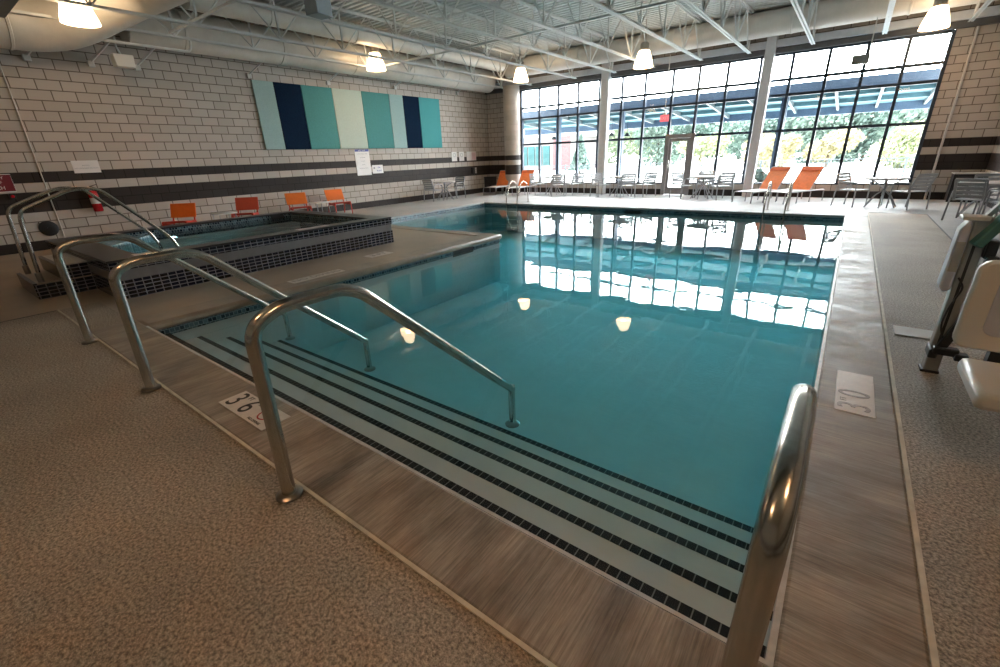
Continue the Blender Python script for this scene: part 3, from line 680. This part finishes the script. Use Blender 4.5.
o = thing('exit_sign', 'red exit sign on a thin rod hung before the glass door', 'exit sign', (-5.25, 16.12, 2.47))
MB().box(-.14, -.02, 0, .14, .02, .2).build('body', emit('exit_red', (.85, .16, .2), .5), o, .006); MB().prism([(-.06, .2), (.06, .2), (.03, .26), (-.03, .26)], -.02, .02, 'Y').build('canopy_mount', M['white_paint'], o)
text('EXIT', .13, M['sign_white'], o, (0, -.0225, .1), (PI / 2, 0, 0)); MB().tube([(0, 0, .26), (0, 0, 1.9)], .012, 8).build('stem', M['joist'], o)
o = thing('emergency_light', 'grey emergency light box hung before the upper panes', 'emergency light', (-.35, 15.42, 3.4))
MB().box(-.17, -.05, 0, .17, .05, .2).build('housing', M['lift_grey'], o, .01); MB().tube([(.14, 0, .2), (.14, 0, .95)], .012, 8).build('stem', M['joist'], o)
# ------------------------------------------------------------------ furniture
def make_patio_chair(label, loc, rz):
    r = thing('patio_armchair', label, 'chair', loc, rz, 'grey slatted patio armchairs')
    for sx in (-1, 1):
        x = sx * .27
        MB().tube([(x, -.26, 0), (x, -.24, .62), (x, .2, .64), (x, .26, .40), (x, .30, 0)], .017, 8, .05).build('side_frame', M['grey_metal'], r)
    fb = MB(); fb.tube([(-.25, .18, .42), (-.25, .33, .84), (.25, .33, .84), (.25, .18, .42)], .015, 8, .04); fb.build('back_frame', M['grey_metal'], r)
    sl = MB()
    for k in range(6): sl.box(-.26, -.24 + k * .078, .42, .26, -.24 + k * .078 + .062, .433)
    sl.box(-.26, -.24, .405, -.235, .21, .421).box(.235, -.24, .405, .26, .21, .421)
    sl.build('seat', M['grey_metal'], r, smooth=False)
    bk = MB()
    for k in range(5):
        t = .12 + k * .19; y = .18 + .15 * t; z = .42 + .42 * t
        X = Matrix.Translation((0, y, z)) @ Matrix.Rotation(-.34, 4, 'X'); bk.box(-.25, -.007, 0, .25, .007, .066, 0, X)
    for sx in (-.22, .22):
        X = Matrix.Translation((sx, .18, .42)) @ Matrix.Rotation(-.34, 4, 'X'); bk.box(-.012, .004, 0, .012, .012, .43, 0, X)
    bk.build('backrest', M['grey_metal'], r, smooth=False)
    return r
def make_table(label, loc):
    r = thing('patio_table', label, 'table', loc, .4, 'round pale patio tables')
    MB().lathe([(.44, .685), (.46, .69), (.46, .725), (.44, .73)], seg=32).build('tabletop', M['pale_sling'], r)
    MB().tube([(0, 0, .3), (0, 0, .69)], .035, 12).build('column', M['grey_metal'], r)
    l0 = MB().tube([(.02, 0, .42), (.18, 0, .3), (.36, 0, 0)], .015, 8, .06).build('leg', M['grey_metal'], r)
    a0 = MB().tube([(.02, 0, .45), (.2, 0, .6), (.38, 0, .69)], .012, 8, .06).build('support_arm', M['grey_metal'], r)
    for k in range(1, 6):
        c = l0.copy(); COL.objects.link(c); c.rotation_euler = (0, 0, k * PI / 3); c.parent = r
        c = a0.copy(); COL.objects.link(c); c.rotation_euler = (0, 0, k * PI / 3); c.parent = r
    return r
A = math.radians
sets = [  # table, its label, chairs (dx, dy, rot, label)
 ((-13.35, 13.97), 'round patio table against the block wall below the three little signs', [(-.05, -.62, 180, 'slatted armchair at the wall table, on the side of the striped panels'), (.05, .62, 0, 'slatted armchair at the wall table, on the side of the corner')]),
 ((-10.05, 17.2), 'round patio table before the windows beside the upright orange loungers', [(-.75, -.05, 60, 'slatted armchair between the orange loungers and the first window table'), (.5, -.5, 215, 'slatted armchair turning its back to the pool at the first window table'), (.95, .15, -125, 'slatted armchair at the first window table, on the steel column side')]),
 ((-7.05, 17.1), 'round patio table between the steel column and the glass door', [(-.7, -.2, 60, 'slatted armchair standing right before the steel column'), (.45, -.45, 215, 'slatted armchair with its back to the pool near the glass door'), (.95, .15, -125, 'slatted armchair closest to the glass door frame on the table by the column')]),
 ((-3.97, 16.9), 'round patio table with splayed legs just past the glass door', [(-.66, -.05, 58, 'slatted armchair beside the splayed leg table, on the glass door side'), (.6, -.15, -138, 'slatted armchair beside the splayed leg table, on the lounger side'), (-.1, .72, 10, 'slatted armchair behind the splayed leg table, by the glass')]),
 ((.80, 15.75), 'round patio table beside the coping end near the brick strip', [(-.66, .0, 58, 'slatted armchair on the orange lounger side of the table by the brick strip'), (.5, -.28, -138, 'slatted armchair on the brick strip side of the table at the window end')]),
 ((2.40, 14.1), 'round patio table in front of the black cabinet', [(-.25, -.62, 150, 'slatted armchair before the black cabinet, on the pool side of its table'), (.2, .62, 10, 'slatted armchair between the black cabinet and its table'), (.22, -1.12, 190, 'slatted armchair close behind the teal arm of the pool lift')]),
]
c0 = t0 = None
for (tx, ty), tl, chs in sets:
    if t0 is None: t0 = make_table(tl, (tx, ty, 0))
    else: dup(t0, (tx, ty, 0), .4, tl)
    for dx, dy, rt, cl in chs:
        if c0 is None: c0 = make_patio_chair(cl, (tx + dx, ty + dy, 0), A(rt))
        else: dup(c0, (tx + dx, ty + dy, 0), A(rt), cl)
dup(t0, (-4.4, 21.2, -.02), .2, 'round patio table outside on the patio beyond the glass door')
dup(c0, (-5.2, 21.2, -.02), A(90), 'slatted armchair outside on the patio seen through the glass door'); dup(c0, (-3.6, 21.3, -.02), A(-90), 'slatted armchair outside on the patio beyond the splayed leg table')
# chaise lounges
def make_chaise(label, loc, rz):
    r = thing('chaise_lounge', label, 'lounger', loc, rz, 'orange backed chaise lounges')
    for sx in (-1, 1): MB().tube([(sx * .31, 0, .02), (sx * .31, .03, .33), (sx * .31, 1.9, .33), (sx * .31, 1.93, .0)], .017, 8, .05).build('side_rail', M['grey_metal'], r)
    for y in (.62, 1.25):
        MB().tube([(-.31, y, 0), (-.31, y, .31), (.31, y, .31), (.31, y, 0)], .014, 8, .03).build('leg_hoop', M['grey_metal'], r)
    MB().box(-.30, .03, .335, .30, 1.22, .348).build('seat_sling', M['pale_sling'], r)
    th = A(53); X = Matrix.Translation((0, 1.2, .345)) @ Matrix.Rotation(th, 4, 'X')
    b = MB().box(-.29, 0, -.006, .29, .78, .008, 0, X).build('back_sling', M['orange'], r)
    MB().box(-.292, .66, .008, .292, .74, .022, 0, X).build('headrest_band', M['orange_dark'], b)
    MB().tube([X @ Vector((-.3, 0, 0)), X @ Vector((-.3, .8, 0)), X @ Vector((.3, .8, 0)), X @ Vector((.3, 0, 0))], .014, 8, .05).build('back_frame', M['grey_metal'], r)
    MB().bar((0, 1.48, .70), (0, 1.8, .33), .03, .02).build('back_prop', M['grey_metal'], r)
    return r
z0 = make_chaise('orange backed chaise beside the steel column at the window wall', (-2.5, 15.6, 0), A(-26))
dup(z0, (-1.66, 15.6, 0), A(-26), 'orange backed chaise on the table side, further from the steel column')
dup(z0, (-12.6, 16.0, 0), A(9), 'orange backed chaise beside the dark bin in the far corner'); dup(z0, (-11.33, 15.95, 0), A(9), 'orange backed chaise in front of the edge of the windows by the round column')
# low orange chairs by the block wall
def make_low_chair(label, loc, rz):
    r = thing('low_lounge_chair', label, 'chair', loc, rz, 'low orange lounge chairs along the block wall')
    for sx in (-1, 1):
        MB().tube([(sx * .27, -.30, 0), (sx * .27, -.27, .38), (sx * .27, .22, .30), (sx * .27, .3, 0)], .017, 8, .04).build('leg_frame', M['chair_red'], r)
    st = MB()
    for k in range(6):
        y = -.27 + k * .085; z = .385 - k * .014; st.box(-.28, y, z, .28, y + .072, z + .012)
    st.box(-.265, -.27, .30, -.235, .24, .37).box(.235, -.27, .30, .265, .24, .37); st.build('seat', M['chair_red'], r, smooth=False)
    X = Matrix.Translation((0, .2, .38)) @ Matrix.Rotation(-.38, 4, 'X')
    MB().box(-.30, -.012, .06, .30, .006, .42, 0, X).build('backrest', M['chair_orange'], r, .02)
    for sx in (-.25, .25): MB().box(sx - .018, 0, -.1, sx + .018, .012, .42, 0, X).build('back_post', M['chair_red'], r)
    return r
lc = make_low_chair('low orange chair by the wall, first after the fire extinguisher', (-13.2, 4.2, 0), A(45))
red_c = dup(lc, (-13.3, 5.85, 0), A(48), 'low red backed chair behind the middle of the hot tub, second from the fire extinguisher'); dup(lc, (-13.35, 7.5, 0), A(72), 'low orange chair under the start of the navy panel, beside a small white table')
dup(lc, (-13.35, 8.9, 0), A(80), 'low orange chair under the dark teal panel, closest to the rules poster')
for c in kids(red_c):
    if c.name.startswith('backrest'): c.data = c.data.copy(); c.data.materials[0] = M['chair_red']
def make_side_table(label, loc):
    r = thing('side_table', label, 'table', loc, 0, 'small white side tables between the low chairs')
    MB().box(-.24, -.24, .42, .24, .24, .45).build('tabletop', M['white_plastic'], r, .01)
    l = MB().tube([(-.2, -.2, .42), (-.21, -.21, 0)], .014, 8).build('leg', M['grey_metal'], r)
    for k in range(1, 4):
        c = l.copy(); COL.objects.link(c); c.parent = r; c.rotation_euler = (0, 0, k * PI / 2)
    return r
sd = make_side_table('small white side table between the two low chairs behind the hot tub', (-13.3, 5.3, 0)); dup(sd, (-13.4, 8.2, 0), 0, 'small white side table between the two low chairs under the panels')
# ladders
def ladder(x, label):
    r = thing('pool_ladder', label, 'ladder', (x, PY1, 0), 0, 'pool ladders on the window side')
    for sx in (-.235, .235):
        MB().tube([(sx, .66, 0), (sx, .60, .62), (sx, .42, .74), (sx, .22, .73), (sx, -.06, .2), (sx, -.07, -.95)], .021, 12, .12, 6).build('grab_rail', M['steel'], r)
        MB().lathe([(.05, .003), (.05, .012), (.03, .02)], (sx, .66, 0), 16).build('base_flange', M['steel_dark'], r)
    for z in (-.3, -.58, -.86): MB().box(-.235, -.11, z, .235, -.03, z + .025).build('tread', M['white_plastic'], r)
ladder(-1.37, 'stainless pool ladder in front of the loungers beside the steel column'); ladder(-9.58, 'stainless pool ladder in front of the loungers by the round column')
# dark bin and black cabinet
o = thing('waste_bin', 'dark brown upright bin in the corner behind the chaise', 'bin', (-13.87, 17.72, 0))
MB().prism([(-.21, -.21), (.21, -.21), (.21, .21), (-.21, .21)], 0, .66).build('bin_body', M['dark_brown'], o, .015)
MB().box(-.225, -.225, .66, .225, .225, .71).build('bin_lid', M['black'], o, .01)
o = thing('black_cabinet', 'black framed low cabinet standing against the brick strip', 'cabinet', (2.6, 17.8, 0))
MB().box(-.31, -.26, .02, .31, .28, .70).build('cabinet_body', M['dark_brown'], o, .01)
fr = MB(); fr.box(-.33, -.30, 0, -.25, -.26, .72).box(.25, -.30, 0, .33, -.26, .72).box(-.25, -.30, .65, .25, -.26, .72).box(-.25, -.30, 0, .25, -.26, .07)
fr.build('cabinet_frame', M['black'], o); MB().box(-.33, -.3, .72, .33, .28, .745).build('cabinet_top', M['white_plastic'], o, .005)
for k in range(6): MB().box(-.25, -.285, .12 + k * .085, .25, -.262, .15 + k * .085).build('louvre', M['black'], o)
# ------------------------------------------------------------------ pool lift
o = thing('pool_lift', 'grey and white pool lift with teal arm and hanging white seat on the deck', 'pool lift', (.76, 4.25, 0))
ox, oy = .76, 4.25
MB().box(-.042, -.045, .01, .042, .045, 1.12).build('mast', M['lift_grey'], o, .008)
MB().box(-.055, -.055, 0, .05, .055, .02).build('base_socket', M['black'], o, .005)
MB().box(-.016, -.0465, .12, .0, -.044, .95).build('mast_slot', M['black'], o)
bt = MB().prism([(-.112, .65), (-.085, .61), (-.05, .63), (-.05, 1.08), (-.07, 1.10), (-.105, 1.04)], -.075, .06, 'Y').build('battery_case', M['blue_white'], o, .012)
MB().box(-.098, -.079, .76, -.055, -.073, .96).build('control_pad', M['lift_grey'], bt); MB().box(-.11, -.08, 1.10, .02, .07, 1.125).build('case_cap', M['white_plastic'], bt, .006)
MB().bar((-.01, -.07, .94), (.27, .02, 1.46), .07, .06).build('lift_arm', M['lift_teal'], o, .01)
MB().bar((-.03, .03, 1.02), (.22, .1, 1.5), .025, .025).build('arm_link', M['lift_grey'], o)
MB().bar((.27, .02, 1.46), (.3, -.78, 1.45), .06, .06).build('arm_extension', M['lift_teal'], o, .01)
MB().bar((.0, -.07, .19), (.27, -.07, 1.18), .055, .05).build('actuator', M['black'], o, .008)
MB().tube([(.26, -.07, 1.14), (.3, -.02, 1.45)], .016, 10).build('actuator_rod', M['steel'], o)
br = MB(); br.box(-.035, -.12, .17, .10, -.05, .225).box(.08, -.14, .15, .15, -.06, .2).box(-.05, -.1, .13, -.0, .06, .2); br.build('pivot_bracket', M['black'], o, .01)
MB().box(.045, -.09, .86, .10, .0, .98).box(.06, -.11, .80, .12, -.03, .88).build('motor_block', M['black'], o, .01)
MB().tube([(-.03, -.06, .72), (.01, -.075, .66), (-.03, -.075, .5), (-.035, -.07, .36), (.02, -.07, .24)], .006, 6, .06).build('cable', M['black'], o)
MB().tube([(.3, -.78, 1.45), (.3, -.80, 1.1), (.3, -.83, .42)], .022, 10, .05).build('seat_hanger', M['steel'], o)
MB().rbox(-.115, .51, .42, 1.0, -.92, -.86, .06).build('seat_back', M['white_plastic'], o, .015)
MB().rbox(-.02, .60, .33, .93, -.926, -.918, .05).build('back_recess', M['blue_white'], o, .003)
sp = MB().box(-.06, -1.42, .37, .43, -.90, .46).build('seat_pan', M['white_plastic'], o, .03)
MB().box(.05, -.90, .40, .20, -.84, .56).build('seat_bracket', M['black'], o)
for x in (.1, .3): MB().tube([(x, -.84, .5), (x, -.84, .9)], .012, 8).build('back_strut', M['steel'], o)
# ------------------------------------------------------------------ underwater light and far arm light
o = thing('underwater_light', 'round lit underwater light in the hot tub wall', 'pool light', (ix0 + .014, 3.2, .25))
MB().lathe([(.11, 0), (.11, .012), (.09, .02)], seg=24, axis='X').build('trim_ring', M['steel'], o); MB().lathe([(.09, .012), (.085, .026), (.0, .034)], seg=24, axis='X').build('lens', M['poollight'], o)
# ------------------------------------------------------------------ outside
struct(MB().quad((-70, YF + .2, -.03), (40, YF + .2, -.03), (40, 110, -.03), (-70, 110, -.03)).build('ground', M['concrete_out'], smooth=False))
cn = thing('patio_canopy', 'long blue steel patio canopy outside the windows', 'canopy', (-5, 21.5, 0))
def cb(n, x0, y0, z0, x1, y1, z1, m): return MB().box(x0 + 5, y0 - 21.5, z0, x1 + 5, y1 - 21.5, z1).build(n, m, cn, smooth=False)
cb('fascia_beam', -16, 19.4, 3.16, 3.0, 19.6, 3.52, M['canopy_blue']); cb('far_beam', -16, 23.9, 2.70, 3.0, 24.1, 2.98, M['canopy_blue'])
MB().prism([(-1.9, 3.40), (2.6, 2.96), (2.6, 3.02), (-1.9, 3.46)], -11, 8, 'X').build('roof_deck', M['canopy_deck'], cn, smooth=False)
for y, z in ((20.9, 3.13), (22.3, 2.99)): cb('purlin', -16, y, z, 3.0, y + .12, z + .14, M['canopy_deck'])
for x in (-14, -11.43, -9.8, -8.3, -6.6, -4.9, -3.5, -2.33, -.9, .3, 1.68): MB().prism([(-1.9, 3.2), (2.4, 2.82), (2.4, 2.98), (-1.9, 3.4)], x + 4.96, x + 5.04, 'X').build('rafter', M['fence'], cn, smooth=False)
for x in (-11.43, -8.32, -2.33, 1.68): cb('post', x - .1, 19.9, -.03, x + .1, 20.1, 3.2, M['canopy_blue'])
def pendant(x, y, label, src=None):
    r = thing('outdoor_pendant', label, 'lamp', (x, y, 2.35), 0, 'small pendant lamps under the canopy')
    MB().lathe([(.02, .16), (.05, .14), (.15, .02), (.16, 0)], seg=16, cap=False).build('shade', M['black'], r); MB().tube([(0, 0, .15), (0, 0, .85)], .01, 6).build('stem', M['black'], r); return r
p0 = pendant(-15.4, 24.6 - 2, 'small black pendant lamp under the canopy at the edge of the windows')
dup(p0, (-13.2, 22.6, 2.35), 0, 'small black pendant lamp under the canopy before the brick building'); dup(p0, (-9.9, 22.6, 2.35), 0, 'small black pendant lamp under the canopy just past the steel column'); dup(p0, (-9.1, 22.6, 2.3), 0, 'small black pendant lamp under the canopy nearer the exit sign')
# fence
fc = thing('patio_fence', 'low dark metal picket fence across the far side of the patio', 'fence', (-12, 29, -.03))
fm = MB().box(-19, -.02, .88, 20, .02, .92).build('top_rail', M['fence'], fc); MB().box(-19, -.02, .74, 20, .02, .77).build('mid_rail', M['fence'], fc); MB().box(-19, -.02, .1, 20, .02, .13).build('bottom_rail', M['fence'], fc)
pk = MB(); x = -19
while x < 20: pk.box(x - .009, -.009, .1, x + .009, .009, .9); x += .16
pk.build('pickets', M['fence'], fc, smooth=False)['kind'] = 'stuff'
p = MB().box(-.03, -.03, 0, .03, .03, .95).build('fence_post', M['fence'], fc); p.location.x = -19
for k in range(1, 14):
    c = p.copy(); COL.objects.link(c); c.parent = fc; c.location.x = -19 + 3 * k
# building
bl = thing('brick_building', 'pale building with teal windows and a red brick pier beyond the patio', 'building', (-28, 46, 0))
MB().box(-8, 0, 0, 3.2, 8, 3.4).build('wall', M['pink_stone'], bl); MB().box(-8.3, -.4, 3.4, 4.6, 8, 3.9).build('roof_edge', M['white_paint'], bl)
MB().box(1.2, -.35, 0, 3.4, .5, 3.4).build('brick_pier', M['brick_red'], bl); MB().prism([(3.4, 0), (4.6, 0), (3.9, 3.4), (3.4, 3.4)], -.3, .4, 'Y').build('white_pier', M['white_paint'], bl)
MB().box(-8, -.3, 0, -3.4, .3, 3.4).build('brick_pier', M['brick_red'], bl)
w0 = MB().box(-.42, -.12, .5, .42, .0, 2.5).build('window', M['teal_glass'], bl); w0.location.x = -2.8
for k in range(1, 4):
    c = w0.copy(); COL.objects.link(c); c.parent = bl; c.location.x = -2.8 + k * 1.0
# trees
def tree(x, y, h, w, m, label, n=900, cone=False, seed=1, bot=.25):
    rr = random.Random(seed)
    r = thing('conifer_tree' if cone else 'leafy_tree', label, 'tree', (x, y, -.03), 0, 'trees beyond the patio fence')
    MB().tube([(0, 0, 0), (.05, .03, h * .5), (0, 0, h * .8)], .06 + h * .012, 8).build('trunk', M['bark'], r)
    mb = MB()
    lob = [(rr.uniform(-.55, .55) * w / 2, rr.uniform(-.4, .4) * w / 2, h * rr.uniform(bot + .2, .8), rr.uniform(.45, .75) * w / 2) for _ in range(7)]
    for k in range(n):
        if cone:
            t = rr.random() ** .7; z = h * (1 - t * .92); rad = w / 2 * t * rr.uniform(.6, 1.0); a = rr.uniform(0, 2 * PI); c = Vector((rad * math.cos(a), rad * math.sin(a), z))
        else:
            lx, ly, lz, lr = lob[k % 7]; u = Vector((rr.gauss(0, 1), rr.gauss(0, 1), rr.gauss(0, 1))).normalized() * lr * rr.uniform(.7, 1.05)
            c = Vector((lx, ly, lz)) + Vector((u.x, u.y, u.z * h / w * .8)); c.z = max(c.z, h * bot * .6)
        s = (h * .026 if h < 7 else h * .045) * rr.uniform(.7, 1.4) + .05
        a = Vector((rr.gauss(0, 1), rr.gauss(0, 1), rr.gauss(0, 1))).normalized(); b = a.orthogonal().normalized() * s; a2 = a.cross(b).normalized() * s
        mb.quad(c + b, c + a2 * .6, c - b, c - a2 * .6)
    mb.build('foliage', m, r, smooth=False)
    return r
tree(-19.5, 38, 3.2, 2.0, M['leaf_d'], 'small dark conifer beside the brick building', 2600, True, 3)
TR = [(-24, 58, 5.4, 7, 'leaf_b', 'pale green tree behind the conifer beside the building'), (-18, 54, 5.4, 6.5, 'leaf_a', 'green tree seen between the steel column and the exit sign'), (-12.8, 52, 3.0, 5, 'leaf_e', 'yellow green tree seen beside the glass door frame'),
      (-8.6, 56, 5.3, 6, 'leaf_d', 'dark green tree seen just past the glass door'), (-6.2, 46, 2.7, 3.4, 'leaf_c', 'golden tree seen beside the steel column near the loungers'), (-2.9, 55, 5.6, 6, 'leaf_a', 'green tree behind the second steel column'),
      (-5.0, 44, 2.5, 2.6, 'leaf_c', 'golden tree seen right above the first orange chaise'), (-1.6, 43, 2.55, 3.2, 'leaf_c', 'rounded golden tree seen above the second orange chaise'), (.6, 57, 6.4, 6.5, 'leaf_d', 'tall dark green tree behind the rounded golden one'),
      (4.6, 55, 6.6, 7, 'leaf_a', 'tall green tree at the brick strip end of the windows'), (2.6, 41, 2.7, 3.8, 'leaf_e', 'yellow green bush tree at the brick strip end of the fence'), (-15.4, 62, 6.2, 8, 'leaf_d', 'dark tree far behind the glass door'), (-21, 64, 5.4, 7, 'leaf_e', 'yellowish tree far behind the steel column')]
TR += [(-33, 78, 7.5, 13, 'leaf_d', 'hazy green tree far off behind the pale building edge'), (-24, 80, 7.5, 13, 'leaf_a', 'broad hazy tree far off beside the conifer'), (-14, 79, 7.6, 13, 'leaf_d', 'broad hazy tree far off behind the glass door'), (-5.5, 80, 8.0, 12, 'leaf_a', 'broad hazy tree far off behind the second steel column'), (2.5, 79, 8.6, 11, 'leaf_d', 'broad hazy tree far off behind the golden tree'), (9, 78, 8.8, 11, 'leaf_a', 'broad hazy tree far off behind the yellow green bush tree')]
for i, (x, y, h, w, m, l) in enumerate(TR): tree(x, y, h, w, M[m], l, 3200, False, 20 + i, .02)
sh = tree(-2.75, 20.6, .75, .6, M['leaf_d'], 'small green potted plant outside by the second steel column', 220, False, 77, .3)
sh.name = 'potted_shrub'; sh['category'] = 'plant'; sh.location.z = .1; del sh['group']
MB().lathe([(.14, -.07), (.2, .24), (.18, .24), (.16, .2)], seg=16).build('planter_pot', M['dark_brown'], sh)
# ------------------------------------------------------------------ world light
w = bpy.data.worlds.new('overcast'); S.world = w; w.use_nodes = True; nt = w.node_tree; nt.nodes.clear()
bg = N(nt, 'ShaderNodeBackground'); tcw = N(nt, 'ShaderNodeTexCoord'); sw_ = N(nt, 'ShaderNodeSeparateXYZ'); L(nt, tcw, 'Generated', sw_, 'Vector')
mrw = N(nt, 'ShaderNodeMapRange'); mrw.interpolation_type = 'SMOOTHSTEP'
for k_, v_ in (('From Min', -.35), ('From Max', .45), ('To Min', SKY_BACK), ('To Max', SKY_FRONT)): mrw.inputs[k_].default_value = v_
L(nt, sw_, 'Y', mrw, 'Value'); L(nt, mrw, 'Result', bg, 'Strength'); bg.inputs['Color'].default_value = (.93, .97, 1.0, 1)
ow = N(nt, 'ShaderNodeOutputWorld'); L(nt, bg, 0, ow, 'Surface')
# ------------------------------------------------------------------ camera
yaw, pitch, roll, f, h = .6557, .3824, -.0375, 439.69, 1.593
cy_, sy_, cp_, sp_ = math.cos(yaw), math.sin(yaw), math.cos(pitch), math.sin(pitch)
F = Vector((-sy_ * cp_, cy_ * cp_, -sp_)); Rt = Vector((cy_, sy_, 0)); U = Rt.cross(F)
cr, sr = math.cos(roll), math.sin(roll)
R2 = cr * Rt + sr * U; U2 = -sr * Rt + cr * U
cam = bpy.data.cameras.new('camera'); co = bpy.data.objects.new('camera', cam); COL.objects.link(co)
mw = Matrix((R2, U2, -F)).transposed().to_4x4(); mw.translation = (0, 0, h); co.matrix_world = mw
cam.sensor_width = 36; cam.lens = f * 36 / 1000; cam.clip_start = .02; cam.clip_end = 300
S.camera = co
S.view_settings.view_transform = 'Standard'; S.view_settings.look = 'None'; S.view_settings.gamma = 1; S.view_settings.use_curve_mapping = False
S.view_settings.exposure = 0.4
S.cycles.use_denoising = True
S.cycles.caustics_reflective = False; S.cycles.caustics_refractive = False
S.cycles.max_bounces = 10; S.cycles.diffuse_bounces = 6; S.cycles.transparent_max_bounces = 16
S.cycles.sample_clamp_indirect = 6.0
